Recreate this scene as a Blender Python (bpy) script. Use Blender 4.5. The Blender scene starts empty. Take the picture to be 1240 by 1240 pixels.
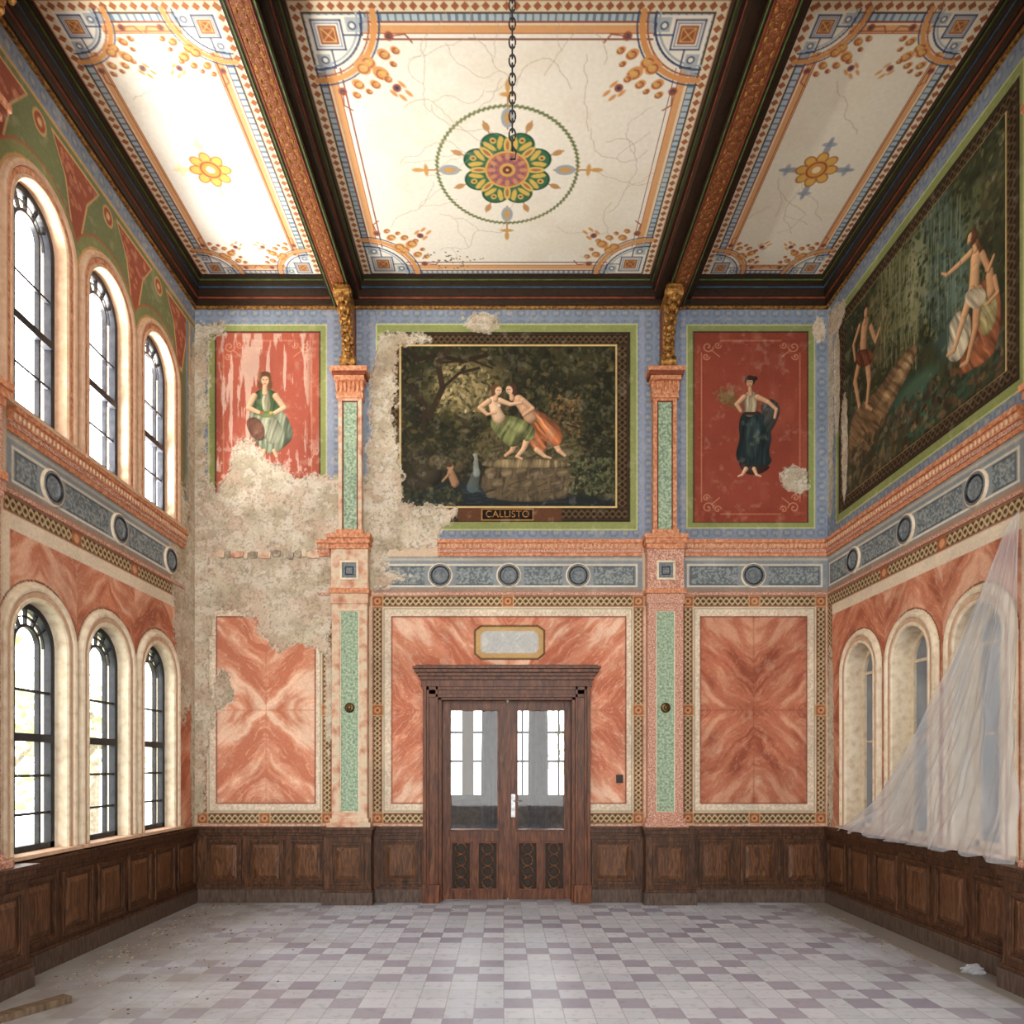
import bpy, bmesh, math, random
import numpy as np
from mathutils import Vector
random.seed(7); rng=np.random.default_rng(7)
scene=bpy.context.scene
try:
    scene.view_settings.view_transform='Standard'
except Exception: pass
YB=8.7; XL=-3.74; XR=3.92; ZC=7.52
WORLD=7.4
# ---------------------------------------------------------------- helpers
def lin1(c):
    c=c/255.0
    return c/12.92 if c<=0.04045 else ((c+0.055)/1.055)**2.4
def lin(c): return (lin1(c[0]),lin1(c[1]),lin1(c[2]),1.0)
def FB(u,v,n): return ((u-610)/100.0, YB-n/100.0, (1092-v)/100.0)
def FL(u,v,n): return (XL+n/100.0, u/100.0, (1092-v)/100.0)
def FR(u,v,n): return (XR-n/100.0, u/100.0, (1092-v)/100.0)
def FCE(u,v,n): return ((u-610)/100.0, v/100.0, ZC-n/100.0)
def hash2(ix,iy,seed):
    n=(ix*374761393+iy*668265263+seed*1442695041)&0xFFFFFFFF
    n=((n^(n>>13))*1274126177)&0xFFFFFFFF
    n=n^(n>>16)
    return (n&0xFFFF)/65535.0
def vn(x,y,seed=0):
    xi=np.floor(x).astype(np.int64); yi=np.floor(y).astype(np.int64)
    fx=x-xi; fy=y-yi; fx=fx*fx*(3-2*fx); fy=fy*fy*(3-2*fy)
    a=hash2(xi,yi,seed); b=hash2(xi+1,yi,seed); c=hash2(xi,yi+1,seed); d=hash2(xi+1,yi+1,seed)
    return (a*(1-fx)+b*fx)*(1-fy)+(c*(1-fx)+d*fx)*fy
def fbm(x,y,seed=0,o=4):
    t=0; a=0.5; s=0
    for i in range(o):
        t=t+a*vn(x,y,seed+i*17); s+=a; a*=0.5; x=x*2.03+3.1; y=y*2.03+1.7
    return t/s
def sm(x,a,b): 
    t=np.clip((x-a)/(b-a),0,1); return t*t*(3-2*t)

# ---------------------------------------------------------------- materials
def newmat(name):
    m=bpy.data.materials.new(name); m.use_nodes=True
    nt=m.node_tree; b=nt.nodes['Principled BSDF']; return m,nt,b
def mat_attr(name,rough=0.8,bump=0.25,scale=45,spec=0.2,var=0.10):
    m,nt,b=newmat(name); N=nt.nodes; L=nt.links
    at=N.new('ShaderNodeAttribute'); at.attribute_name='Col'
    tc=N.new('ShaderNodeTexCoord'); no=N.new('ShaderNodeTexNoise'); no.inputs['Scale'].default_value=scale; no.inputs['Detail'].default_value=5
    L.new(tc.outputs['Object'],no.inputs['Vector'])
    mr=N.new('ShaderNodeMapRange'); mr.inputs['From Min'].default_value=.3; mr.inputs['From Max'].default_value=.7
    mr.inputs['To Min'].default_value=1-var; mr.inputs['To Max'].default_value=1+var
    L.new(no.outputs['Fac'],mr.inputs['Value'])
    mx=N.new('ShaderNodeVectorMath'); mx.operation='SCALE'
    L.new(at.outputs['Color'],mx.inputs[0]); L.new(mr.outputs['Result'],mx.inputs['Scale'])
    L.new(mx.outputs['Vector'],b.inputs['Base Color'])
    bp=N.new('ShaderNodeBump'); bp.inputs['Strength'].default_value=bump; bp.inputs['Distance'].default_value=0.01
    L.new(no.outputs['Fac'],bp.inputs['Height']); L.new(bp.outputs['Normal'],b.inputs['Normal'])
    b.inputs['Roughness'].default_value=rough; b.inputs['Specular IOR Level'].default_value=spec
    return m
def mat_noise(name,cols,scale=8,rough=0.6,metal=0.0,bump=0.1,stretch=(1,1,1),detail=5,dist=0.0,lo=.3,hi=.7,spec=.3,bdist=.01):
    m,nt,b=newmat(name); N=nt.nodes; L=nt.links
    tc=N.new('ShaderNodeTexCoord'); mp=N.new('ShaderNodeMapping'); mp.inputs['Scale'].default_value=stretch
    no=N.new('ShaderNodeTexNoise'); no.inputs['Scale'].default_value=scale; no.inputs['Detail'].default_value=detail; no.inputs['Distortion'].default_value=dist
    L.new(tc.outputs['Object'],mp.inputs['Vector']); L.new(mp.outputs['Vector'],no.inputs['Vector'])
    cr=N.new('ShaderNodeValToRGB'); L.new(no.outputs['Fac'],cr.inputs['Fac'])
    e=cr.color_ramp.elements
    while len(e)<len(cols): e.new(0.5)
    for i,c in enumerate(cols):
        e[i].position=lo+(hi-lo)*i/max(1,len(cols)-1); e[i].color=lin(c)
    L.new(cr.outputs['Color'],b.inputs['Base Color'])
    bp=N.new('ShaderNodeBump'); bp.inputs['Strength'].default_value=bump; bp.inputs['Distance'].default_value=bdist
    L.new(no.outputs['Fac'],bp.inputs['Height']); L.new(bp.outputs['Normal'],b.inputs['Normal'])
    b.inputs['Roughness'].default_value=rough; b.inputs['Metallic'].default_value=metal; b.inputs['Specular IOR Level'].default_value=spec
    return m
M={}
M['paint']=mat_attr('painted_plaster')
M['fresco']=mat_attr('oil_mural_paint',rough=.6,bump=.12,scale=60,var=.06)
M['ceil']=mat_attr('painted_ceiling_plaster',bump=.12,scale=25,var=.04)
M['wood']=mat_noise('dark_walnut_wood',[(46,29,19),(76,49,32),(104,70,47)],scale=5,rough=.45,bump=.15,stretch=(5,5,1.0),dist=1.2)
M['woodp']=mat_noise('walnut_panel_wood',[(64,41,26),(94,62,40),(122,84,56)],scale=5,rough=.42,bump=.12,stretch=(6,6,1.0),dist=1.5)
M['doorwood']=mat_noise('mahogany_door_wood',[(60,30,16),(92,52,30),(124,76,46)],scale=5,rough=.38,bump=.08,stretch=(6,6,.8),dist=1.0)
M['dark']=mat_noise('dark_cornice_paint',[(26,18,12),(48,32,20),(36,25,17)],scale=20,rough=.5,bump=.15)
M['green']=mat_noise('green_line_paint',[(62,82,42),(92,112,58)],scale=12,rough=.5)
M['teal']=mat_noise('teal_line_paint',[(40,60,78),(60,86,102)],scale=12,rough=.5)
M['red']=mat_noise('red_line_paint',[(104,50,34),(138,72,48)],scale=12,rough=.5)
M['gold']=mat_noise('old_gilding',[(70,46,20),(148,102,48),(196,150,80)],scale=30,rough=.38,metal=.35,bump=.4)
M['orn']=mat_noise('gilded_beam_ornament',[(70,36,22),(140,80,46),(88,44,26),(186,130,78)],scale=34,rough=.5,bump=.5,dist=2.5,lo=.32,hi=.66)
M['orange']=mat_noise('orange_terracotta_paint',[(172,104,72),(204,138,100),(226,172,138)],scale=30,rough=.6,bump=.3)
M['granite']=mat_noise('red_granite_paint',[(150,100,84),(196,146,126),(224,188,168)],scale=60,rough=.6,bump=.1,lo=.34,hi=.66)
M['granw']=mat_noise('worn_granite_paint',[(176,124,100),(206,164,138),(216,198,172),(200,186,160)],scale=9,rough=.75,bump=.3,detail=12)
M['gmarb']=mat_noise('green_marble_paint',[(108,134,112),(148,172,146),(188,200,174)],scale=36,rough=.5,bump=.05,lo=.33,hi=.67)
M['bluem']=mat_noise('blue_grey_marble_paint',[(88,98,104),(134,142,146)],scale=40,rough=.5)
M['cream']=mat_noise('cream_stucco',[(206,188,160),(226,211,186),(234,223,202)],scale=14,rough=.7,bump=.2)
M['peach']=mat_noise('peach_stucco',[(196,158,128),(218,186,158)],scale=18,rough=.7,bump=.15)
M['iron']=mat_noise('painted_dark_window_frame',[(26,28,34),(46,48,56)],scale=20,rough=.45,bump=.1)
M['metal']=mat_noise('tarnished_brass',[(60,46,30),(120,98,62)],scale=20,rough=.35,metal=.8)
M['steel']=mat_noise('worn_steel',[(120,120,120),(180,180,180)],scale=20,rough=.3,metal=.8)
M['stone']=mat_noise('grey_stone',[(96,94,94),(130,128,126)],scale=12,rough=.7,bump=.3)
M['column']=mat_noise('column_grey_stucco',[(74,76,84),(104,104,110)],scale=12,rough=.7,bump=.3)
M['plasterw']=mat_noise('plain_room_plaster',[(206,190,168),(226,212,190)],scale=3,rough=.8)
M['antero']=mat_noise('anteroom_plaster',[(150,146,138),(176,170,160)],scale=3,rough=.8)
M['baset']=mat_noise('grey_skirting_wood',[(66,52,44),(100,84,74)],scale=10,rough=.5,stretch=(4,4,1))
M['rubble']=mat_noise('plaster_rubble',[(120,106,90),(186,174,156)],scale=20,rough=.9,bump=.4)
M['plank']=mat_noise('weathered_plank',[(82,68,54),(126,106,86)],scale=8,rough=.7,stretch=(1,6,1))
M['leaf']=mat_noise('tree_foliage',[(150,160,120),(196,202,160)],scale=6,rough=.7,bump=.3)
M['bark']=mat_noise('tree_bark',[(110,100,88),(150,140,124)],scale=12,rough=.9)
M['grass']=mat_noise('garden_ground',[(150,156,126),(190,190,166)],scale=3,rough=.9)
M['pane']=mat_noise('dusty_boarded_pane',[(112,124,138),(156,164,172)],scale=3,rough=.3)
M['black']=mat_noise('black_bakelite',[(20,18,16),(34,30,28)],scale=10,rough=.35)
def glassmat():
    m,nt,b=newmat('thin_window_glass'); N=nt.nodes; L=nt.links
    t=N.new('ShaderNodeBsdfTransparent'); g=N.new('ShaderNodeBsdfGlossy'); g.inputs['Roughness'].default_value=.03
    mix=N.new('ShaderNodeMixShader'); mix.inputs['Fac'].default_value=.04
    L.new(t.outputs[0],mix.inputs[1]); L.new(g.outputs[0],mix.inputs[2]); L.new(mix.outputs[0],N['Material Output'].inputs['Surface'])
    return m
M['glass']=glassmat()
def plasticmat():
    m,nt,b=newmat('translucent_plastic_film'); N=nt.nodes; L=nt.links
    t=N.new('ShaderNodeBsdfTransparent'); tr=N.new('ShaderNodeBsdfTranslucent'); tr.inputs['Color'].default_value=(.80,.85,.92,1)
    b.inputs['Base Color'].default_value=(.74,.79,.86,1); b.inputs['Roughness'].default_value=.2
    m1=N.new('ShaderNodeMixShader'); m1.inputs['Fac'].default_value=.25; L.new(b.outputs[0],m1.inputs[1]); L.new(tr.outputs[0],m1.inputs[2])
    lw=N.new('ShaderNodeLayerWeight'); lw.inputs['Blend'].default_value=.3
    mr=N.new('ShaderNodeMapRange'); mr.inputs['To Min'].default_value=.30; mr.inputs['To Max'].default_value=.85; L.new(lw.outputs['Facing'],mr.inputs['Value'])
    m2=N.new('ShaderNodeMixShader'); L.new(mr.outputs[0],m2.inputs['Fac']); L.new(t.outputs[0],m2.inputs[1]); L.new(m1.outputs[0],m2.inputs[2])
    L.new(m2.outputs[0],N['Material Output'].inputs['Surface']); return m
M['plastic']=plasticmat()
def floormat():
    m,nt,b=newmat('worn_cement_floor_tiles'); N=nt.nodes; L=nt.links
    tc=N.new('ShaderNodeTexCoord'); sx=N.new('ShaderNodeSeparateXYZ'); L.new(tc.outputs['Object'],sx.inputs[0])
    def mth(op,a,bv=None,c=None):
        n=N.new('ShaderNodeMath'); n.operation=op
        for i,x in enumerate([a,bv,c]):
            if x is None: continue
            if isinstance(x,(int,float)): n.inputs[i].default_value=x
            else: L.new(x,n.inputs[i])
        return n.outputs[0]
    T=0.2
    xs=mth('DIVIDE',mth('ADD',sx.outputs['X'],40.0),T); ys=mth('DIVIDE',mth('ADD',sx.outputs['Y'],40.1),T)
    ix=mth('FLOOR',xs); iy=mth('FLOOR',ys); fx=mth('FRACT',xs); fy=mth('FRACT',ys)
    small=mth('MODULO',mth('ADD',ix,iy),2.0)
    blk=mth('MODULO',mth('ADD',mth('FLOOR',mth('DIVIDE',ix,5.0)),mth('FLOOR',mth('DIVIDE',iy,3.0))),2.0)
    dk=mth('MULTIPLY',small,blk)
    cb=N.new('ShaderNodeCombineXYZ'); L.new(ix,cb.inputs[0]); L.new(iy,cb.inputs[1])
    wn=N.new('ShaderNodeTexWhiteNoise'); wn.noise_dimensions='3D'; L.new(cb.outputs[0],wn.inputs['Vector'])
    gx=mth('MINIMUM',fx,mth('SUBTRACT',1.0,fx)); gy=mth('MINIMUM',fy,mth('SUBTRACT',1.0,fy)); g=mth('MINIMUM',gx,gy)
    gr=mth('LESS_THAN',g,0.02)
    def mix(f,a,c):
        n=N.new('ShaderNodeMix'); n.data_type='RGBA'
        for s,x in ((0,f),(6,a),(7,c)):
            if isinstance(x,(int,float)): n.inputs[s].default_value=x
            elif isinstance(x,tuple): n.inputs[s].default_value=x
            else: L.new(x,n.inputs[s])
        return n.outputs[2]
    light=mix(wn.outputs['Value'],lin((186,196,212)),lin((204,212,226)))
    mau=mix(wn.outputs['Value'],lin((150,150,172)),lin((170,170,190)))
    c=mix(dk,light,mau); c=mix(mth('MULTIPLY',gr,.5),c,lin((134,136,142)))
    bd=mth('GREATER_THAN',sx.outputs['X'],3.56); c=mix(bd,c,lin((136,134,134)))
    bl_=mth('MULTIPLY',bd,mth('LESS_THAN',sx.outputs['X'],3.585)); c=mix(bl_,c,lin((190,190,190)))
    no=N.new('ShaderNodeTexNoise'); no.inputs['Scale'].default_value=1.3; no.inputs['Detail'].default_value=9; no.inputs['Roughness'].default_value=.7; L.new(tc.outputs['Object'],no.inputs['Vector'])
    ml=N.new('ShaderNodeMapRange'); ml.inputs['From Min'].default_value=-1.0; ml.inputs['From Max'].default_value=-3.6; L.new(sx.outputs['X'],ml.inputs['Value'])
    mb=N.new('ShaderNodeMapRange'); mb.inputs['From Min'].default_value=7.9; mb.inputs['From Max'].default_value=8.8; L.new(sx.outputs['Y'],mb.inputs['Value'])
    mrr=N.new('ShaderNodeMapRange'); mrr.inputs['From Min'].default_value=2.7; mrr.inputs['From Max'].default_value=3.6; L.new(sx.outputs['X'],mrr.inputs['Value'])
    dus=mth('MAXIMUM',mth('MAXIMUM',ml.outputs[0],mth('MULTIPLY',mb.outputs[0],.5)),mth('MULTIPLY',mrr.outputs[0],.7))
    d2=mth('ADD',dus,mth('MULTIPLY',mth('SUBTRACT',no.outputs['Fac'],.5),1.8))
    d3=N.new('ShaderNodeMapRange'); d3.inputs['From Min'].default_value=.2; d3.inputs['From Max'].default_value=.9; d3.inputs['To Max'].default_value=.8; L.new(d2,d3.inputs['Value'])
    c=mix(d3.outputs[0],c,lin((136,130,122)))
    n2=N.new('ShaderNodeTexNoise'); n2.inputs['Scale'].default_value=14; n2.inputs['Detail'].default_value=9; L.new(tc.outputs['Object'],n2.inputs['Vector'])
    m3=N.new('ShaderNodeMapRange'); m3.inputs['From Min'].default_value=.54; m3.inputs['From Max'].default_value=.72; m3.inputs['To Max'].default_value=.4; L.new(n2.outputs['Fac'],m3.inputs['Value'])
    c=mix(m3.outputs[0],c,lin((136,134,132)))
    L.new(c,b.inputs['Base Color']); b.inputs['Roughness'].default_value=.4
    bp=N.new('ShaderNodeBump'); bp.inputs['Strength'].default_value=.2; bp.inputs['Distance'].default_value=.004
    L.new(mth('SUBTRACT',n2.outputs['Fac'],mth('MULTIPLY',gr,.6)),bp.inputs['Height']); L.new(bp.outputs['Normal'],b.inputs['Normal'])
    return m
M['floor']=floormat()

# ---------------------------------------------------------------- mesh builder
class B:
    def __init__(s,name,frame=FB):
        s.name=name; s.f=frame; s.v=[]; s.fc=[]; s.mi=[]; s.mats=[]
    def m(s,k):
        if k not in s.mats: s.mats.append(k)
        return s.mats.index(k)
    def add(s,pts,faces,k,world=False):
        o=len(s.v); mi=s.m(k)
        for p in pts: s.v.append(p if world else s.f(*p))
        for f in faces: s.fc.append([o+i for i in f]); s.mi.append(mi)
    def box(s,u0,u1,v0,v1,n0,n1,k):
        p=[(u0,v0,n0),(u1,v0,n0),(u1,v1,n0),(u0,v1,n0),(u0,v0,n1),(u1,v0,n1),(u1,v1,n1),(u0,v1,n1)]
        s.add(p,[(0,1,2,3),(4,7,6,5),(0,4,5,1),(1,5,6,2),(2,6,7,3),(3,7,4,0)],k)
    def frus(s,u0,u1,v0,v1,n0,n1,ins,k):
        p=[(u0,v0,n0),(u1,v0,n0),(u1,v1,n0),(u0,v1,n0),(u0+ins,v0+ins,n1),(u1-ins,v0+ins,n1),(u1-ins,v1-ins,n1),(u0+ins,v1-ins,n1)]
        s.add(p,[(0,1,2,3),(4,7,6,5),(0,4,5,1),(1,5,6,2),(2,6,7,3),(3,7,4,0)],k)
    def frame(s,u0,u1,v0,v1,w,n0,n1,k):
        s.box(u0,u1,v0,v0+w,n0,n1,k); s.box(u0,u1,v1-w,v1,n0,n1,k); s.box(u0,u0+w,v0+w,v1-w,n0,n1,k); s.box(u1-w,u1,v0+w,v1-w,n0,n1,k)
    def panel(s,u0,u1,v0,v1,n,k,k2):
        s.frame(u0,u1,v0,v1,3,n,n+2.2,k); s.frame(u0+3,u1-3,v0+3,v1-3,1.6,n,n+1.2,k); s.frus(u0+6.5,u1-6.5,v0+6.5,v1-6.5,n,n+1.6,4,k2)
    def prism_s(s,poly,u0,u1,k):
        c=len(poly); p=[(u0,v,n) for n,v in poly]+[(u1,v,n) for n,v in poly]
        s.add(p,[tuple(range(c)),tuple(range(2*c-1,c-1,-1))]+[(i,c+i,c+(i+1)%c,(i+1)%c) for i in range(c)],k)
    def prism_n(s,poly,n0,n1,k):
        c=len(poly); p=[(u,v,n0) for u,v in poly]+[(u,v,n1) for u,v in poly]
        s.add(p,[tuple(range(c)),tuple(range(2*c-1,c-1,-1))]+[(i,c+i,c+(i+1)%c,(i+1)%c) for i in range(c)],k)
    def arch(s,cu,vb,vs,r,prof,k,closed=True,seg=28):
        path=[((cu-r,vb),(-1,0))] if vb>vs else []
        for i in range(seg+1):
            t=math.pi*(1-i/seg); path.append(((cu+r*math.cos(t),vs-r*math.sin(t)),(math.cos(t),-math.sin(t))))
        if vb>vs: path.append(((cu+r,vb),(1,0)))
        np_=len(prof); pts=[]; fs=[]
        for (p,o) in path:
            for (off,n) in prof: pts.append((p[0]+o[0]*off,p[1]+o[1]*off,n))
        mm=np_ if closed else np_-1
        for i in range(len(path)-1):
            for j in range(mm):
                a=i*np_+j; b=i*np_+(j+1)%np_; fs.append((a,b,b+np_,a+np_))
        if closed:
            fs.append(tuple(range(np_))); fs.append(tuple(range(len(path)*np_-1,(len(path)-1)*np_-1,-1)))
        s.add(pts,fs,k)
    def lathe(s,cu,cv,prof,k,seg=28):
        pts=[];fs=[];c=len(prof)
        for i in range(seg):
            t=2*math.pi*i/seg
            for r,n in prof: pts.append((cu+r*math.cos(t),cv+r*math.sin(t),n))
        for i in range(seg):
            for j in range(c-1):
                a=i*c+j; b2=((i+1)%seg)*c+j; fs.append((a,a+1,b2+1,b2))
        s.add(pts,fs,k)
    def ball(s,u,v,n,ru,rv,rn,k,seg=10,rings=6):
        pts=[(u,v-rv,n)]; fs=[]
        for i in range(1,rings):
            ph=math.pi*i/rings
            for j in range(seg):
                t=2*math.pi*j/seg; pts.append((u+ru*math.sin(ph)*math.cos(t),v-rv*math.cos(ph),n+rn*math.sin(ph)*math.sin(t)))
        pts.append((u,v+rv,n)); last=len(pts)-1
        for j in range(seg): fs.append((0,1+j,1+(j+1)%seg)); fs.append((last,1+(rings-2)*seg+(j+1)%seg,1+(rings-2)*seg+j))
        for i in range(rings-2):
            for j in range(seg):
                a=1+i*seg+j; b2=1+i*seg+(j+1)%seg; fs.append((a,a+seg,b2+seg,b2))
        s.add(pts,fs,k)
    def tube(s,pts3,r,k,seg=8,world=False,closed=False):
        P=[Vector(p) for p in pts3]; c=len(P); pts=[];fs=[]
        for i,p in enumerate(P):
            if closed: t=(P[(i+1)%c]-P[i-1]).normalized()
            else: t=(P[min(i+1,c-1)]-P[max(i-1,0)]).normalized()
            a=Vector((0,0,1)) if abs(t.z)<.9 else Vector((1,0,0))
            x=t.cross(a).normalized(); y=t.cross(x)
            rr=r if not isinstance(r,(list,tuple)) else r[i]
            for j in range(seg):
                th=2*math.pi*j/seg; q=p+x*rr*math.cos(th)+y*rr*math.sin(th); pts.append(tuple(q))
        for i in range(c if closed else c-1):
            for j in range(seg):
                a=i*seg+j; b2=i*seg+(j+1)%seg; a2=((i+1)%c)*seg+j; b3=((i+1)%c)*seg+(j+1)%seg
                fs.append((a,b2,b3,a2))
        if not closed: fs.append(tuple(range(seg))); fs.append(tuple(range(c*seg-1,(c-1)*seg-1,-1)))
        s.add(pts,fs,k,world)
    def build(s,bevel=0,parent=None,smooth=False):
        me=bpy.data.meshes.new(s.name); me.from_pydata(s.v,[],s.fc)
        for k in s.mats: me.materials.append(M[k])
        me.polygons.foreach_set('material_index',s.mi)
        bm=bmesh.new(); bm.from_mesh(me); bmesh.ops.recalc_face_normals(bm,faces=bm.faces); bm.to_mesh(me); bm.free()
        if smooth: me.polygons.foreach_set('use_smooth',[True]*len(me.polygons))
        ob=bpy.data.objects.new(s.name,me); scene.collection.objects.link(ob)
        if bevel:
            md=ob.modifiers.new('bev','BEVEL'); md.width=bevel; md.segments=2; md.limit_method='ANGLE'; md.angle_limit=math.radians(40)
        if parent: ob.parent=parent
        return ob

# ---------------------------------------------------------------- canvas painter
class Canvas:
    def __init__(s,U,V):
        s.U=np.asarray(U,float); s.V=np.asarray(V,float); s.u,s.v=np.meshgrid(s.U,s.V)
        s.c=np.zeros(s.u.shape+(3,)); s.n=np.zeros(s.u.shape)
    def w(s,u0,v0,u1,v1):
        return (slice(np.searchsorted(s.V,v0-2),np.searchsorted(s.V,v1+2)),slice(np.searchsorted(s.U,u0-2),np.searchsorted(s.U,u1+2)))
    def bl(s,sl,m,col):
        c=s.c[sl]; a=m[...,None]; c[...]=c*(1-a)+np.asarray(col,float)*a
    def rect(s,u0,v0,u1,v1,col,a=1.0,soft=.8):
        sl=s.w(u0,v0,u1,v1); u=s.u[sl]; v=s.v[sl]
        m=np.clip((u-u0)/soft+.5,0,1)*np.clip((u1-u)/soft+.5,0,1)*np.clip((v-v0)/soft+.5,0,1)*np.clip((v1-v)/soft+.5,0,1)
        s.bl(sl,m*a,col)
    def frame(s,u0,v0,u1,v1,w,col,a=1.0):
        s.rect(u0,v0,u1,v0+w,col,a); s.rect(u0,v1-w,u1,v1,col,a); s.rect(u0,v0,u0+w,v1,col,a); s.rect(u1-w,v0,u1,v1,col,a)
    def ell(s,cu,cv,ru,rv,col,rot=0,a=1.0,soft=1.0):
        R=max(ru,rv); sl=s.w(cu-R,cv-R,cu+R,cv+R); u=s.u[sl]-cu; v=s.v[sl]-cv
        if u.size==0: return
        x=u*math.cos(rot)+v*math.sin(rot); y=-u*math.sin(rot)+v*math.cos(rot)
        d=(1-np.sqrt((x/ru)**2+(y/rv)**2))*min(ru,rv)
        s.bl(sl,np.clip(d/soft+.5,0,1)*a,col)
    def ring(s,cu,cv,r,w,col,a=1.0):
        sl=s.w(cu-r-w,cv-r-w,cu+r+w,cv+r+w); u=s.u[sl]-cu; v=s.v[sl]-cv
        if u.size==0: return
        m=np.clip((w/2-np.abs(np.hypot(u,v)-r))/.8+.5,0,1)
        s.bl(sl,m*a,col)
    def line(s,pts,w,col,a=1.0):
        pts=np.asarray(pts,float)
        for p,q in zip(pts[:-1],pts[1:]):
            sl=s.w(min(p[0],q[0])-w,min(p[1],q[1])-w,max(p[0],q[0])+w,max(p[1],q[1])+w); u=s.u[sl]-p[0]; v=s.v[sl]-p[1]
            if u.size==0: continue
            b=q-p; L=max(1e-6,(b**2).sum()); h=np.clip((u*b[0]+v*b[1])/L,0,1); d=np.hypot(u-b[0]*h,v-b[1]*h)
            s.bl(sl,np.clip((w/2-d)/.8+.5,0,1)*a,col)
    def limb(s,p,r0,q,r1,col,sh=.35,a=1.0):
        p=np.asarray(p,float); q=np.asarray(q,float); R=max(r0,r1)
        sl=s.w(min(p[0],q[0])-R,min(p[1],q[1])-R,max(p[0],q[0])+R,max(p[1],q[1])+R); u=s.u[sl]-p[0]; v=s.v[sl]-p[1]
        if u.size==0: return
        b=q-p; L=max(1e-6,(b**2).sum()); h=np.clip((u*b[0]+v*b[1])/L,0,1); r=r0+(r1-r0)*h
        du=u-b[0]*h; dv=v-b[1]*h; d=np.hypot(du,dv)
        shade=1.0+sh*(-(du*s.lu)/r*.6-(dv/r)*.6)-sh*.7*(d/r)**3
        s.bl(sl,np.clip((r-d)/.9+.5,0,1)*a,np.clip(np.asarray(col,float)*shade[...,None],0,255))
    lu=1.0
    def poly(s,pts,col,a=1.0,soft=None,shade=None):
        P=np.asarray(pts,float); sl=s.w(P[:,0].min(),P[:,1].min(),P[:,0].max(),P[:,1].max()); u=s.u[sl]; v=s.v[sl]
        if u.size==0: return
        ins=np.zeros(u.shape,bool); dmin=np.full(u.shape,1e9)
        for i in range(len(P)):
            x0,y0=P[i]; x1,y1=P[(i+1)%len(P)]
            if y0!=y1:
                c=((y0>v)!=(y1>v))&(u<(x1-x0)*(v-y0)/(y1-y0)+x0); ins^=c
            b=np.array([x1-x0,y1-y0]); L=max(1e-6,(b**2).sum()); h=np.clip(((u-x0)*b[0]+(v-y0)*b[1])/L,0,1)
            dmin=np.minimum(dmin,np.hypot(u-x0-b[0]*h,v-y0-b[1]*h))
        d=np.where(ins,dmin,-dmin); m=np.clip(d/.9+.5,0,1)*a
        col=np.asarray(col,float)
        if shade is not None:
            ang=shade; p=u*math.cos(ang)+v*math.sin(ang); q=-u*math.sin(ang)+v*math.cos(ang)
            k=fbm(p/2.8+.8*vn(q/9,p/9,4),q/24,5,2); col=col*(0.55+.85*k-.25*np.exp(-dmin/1.8))[...,None]
        s.bl(sl,m,np.clip(col,0,255))
    def fold(s,pts,col,a=1,ang=0.15):
        P=[tuple(p) for p in pts]
        for _ in range(2):
            Q=[]
            for i in range(len(P)):
                x0,y0=P[i]; x1,y1=P[(i+1)%len(P)]; Q.append((x0*.75+x1*.25,y0*.75+y1*.25)); Q.append((x0*.25+x1*.75,y0*.25+y1*.75))
            P=Q
        s.poly(P,col,a,shade=ang)
    def guil(s,u0,v0,u1,v1,bg=(84,60,44),fg=(202,176,128),edge=(156,100,74)):
        s.rect(u0,v0,u1,v1,edge)
        s.rect(u0+1.4,v0+1.4,u1-1.4,v1-1.4,bg)
        sl=s.w(u0+1.5,v0+1.5,u1-1.5,v1-1.5); u=s.u[sl]; v=s.v[sl]
        hor=(u1-u0)>(v1-v0)
        if hor: t=(v-(v0+v1)/2)/((v1-v0)/2); x=u-u0; W=v1-v0
        else: t=(u-(u0+u1)/2)/((u1-u0)/2); x=v-v0; W=u1-u0
        inn=(u>u0+1.5)&(u<u1-1.5)&(v>v0+1.5)&(v<v1-1.5)
        ph=x*2*math.pi/(W*1.0)
        a=np.abs(t-.5*np.sin(ph)); b=np.abs(t+.5*np.sin(ph)); d=np.minimum(a,b)
        m=np.clip((.19-d)*W*.5+.5,0,1)*inn
        s.bl(sl,m,fg)
        m2=np.clip((.12-np.abs(np.abs(t)-.84))*W*.5+.3,0,1)*inn
        s.bl(sl,m2*.7,fg)
    def marble(s,u0,v0,u1,v1,cu,cv,base,light,dark,seed=1,sgn=1):
        sl=s.w(u0,v0,u1,v1); u=s.u[sl]; v=s.v[sl]
        a=np.abs(u-cu); b=np.abs(v-cv)
        w1=fbm(u/30,v/30,seed+3,3)-.5
        p=(a-sgn*b)*.7+w1*18; q=(a+sgn*b)*.7
        n=fbm(p/10,q/52,seed,5); n2=fbm(p/5,q/34+5,seed+9,4)
        m=np.clip((u-u0)/.8+.5,0,1)*np.clip((u1-u)/.8+.5,0,1)*np.clip((v-v0)/.8+.5,0,1)*np.clip((v1-v)/.8+.5,0,1)
        base=np.asarray(base,float); light=np.asarray(light,float); dark=np.asarray(dark,float)
        col=base+(light-base)*sm(n,.50,.76)[...,None]; col=col+(dark-col)*(sm(n,.5,.30)*.8)[...,None]
        vein=sm(1-np.abs(n2-.5)*2,.92,.985); col=col+(light*1.03-col)*(vein*.45)[...,None]
        s.bl(sl,m,np.clip(col,0,255))
    def speck(s,u0,v0,u1,v1,c1,c2,sc=2.2,seed=3):
        sl=s.w(u0,v0,u1,v1); u=s.u[sl]; v=s.v[sl]
        m=((u>u0)&(u<u1)&(v>v0)&(v<v1))*1.0
        n=sm(fbm(u/sc,v/sc,seed,3),.35,.65)[...,None]
        s.bl(sl,m,np.asarray(c1,float)*(1-n)+np.asarray(c2,float)*n)
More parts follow.
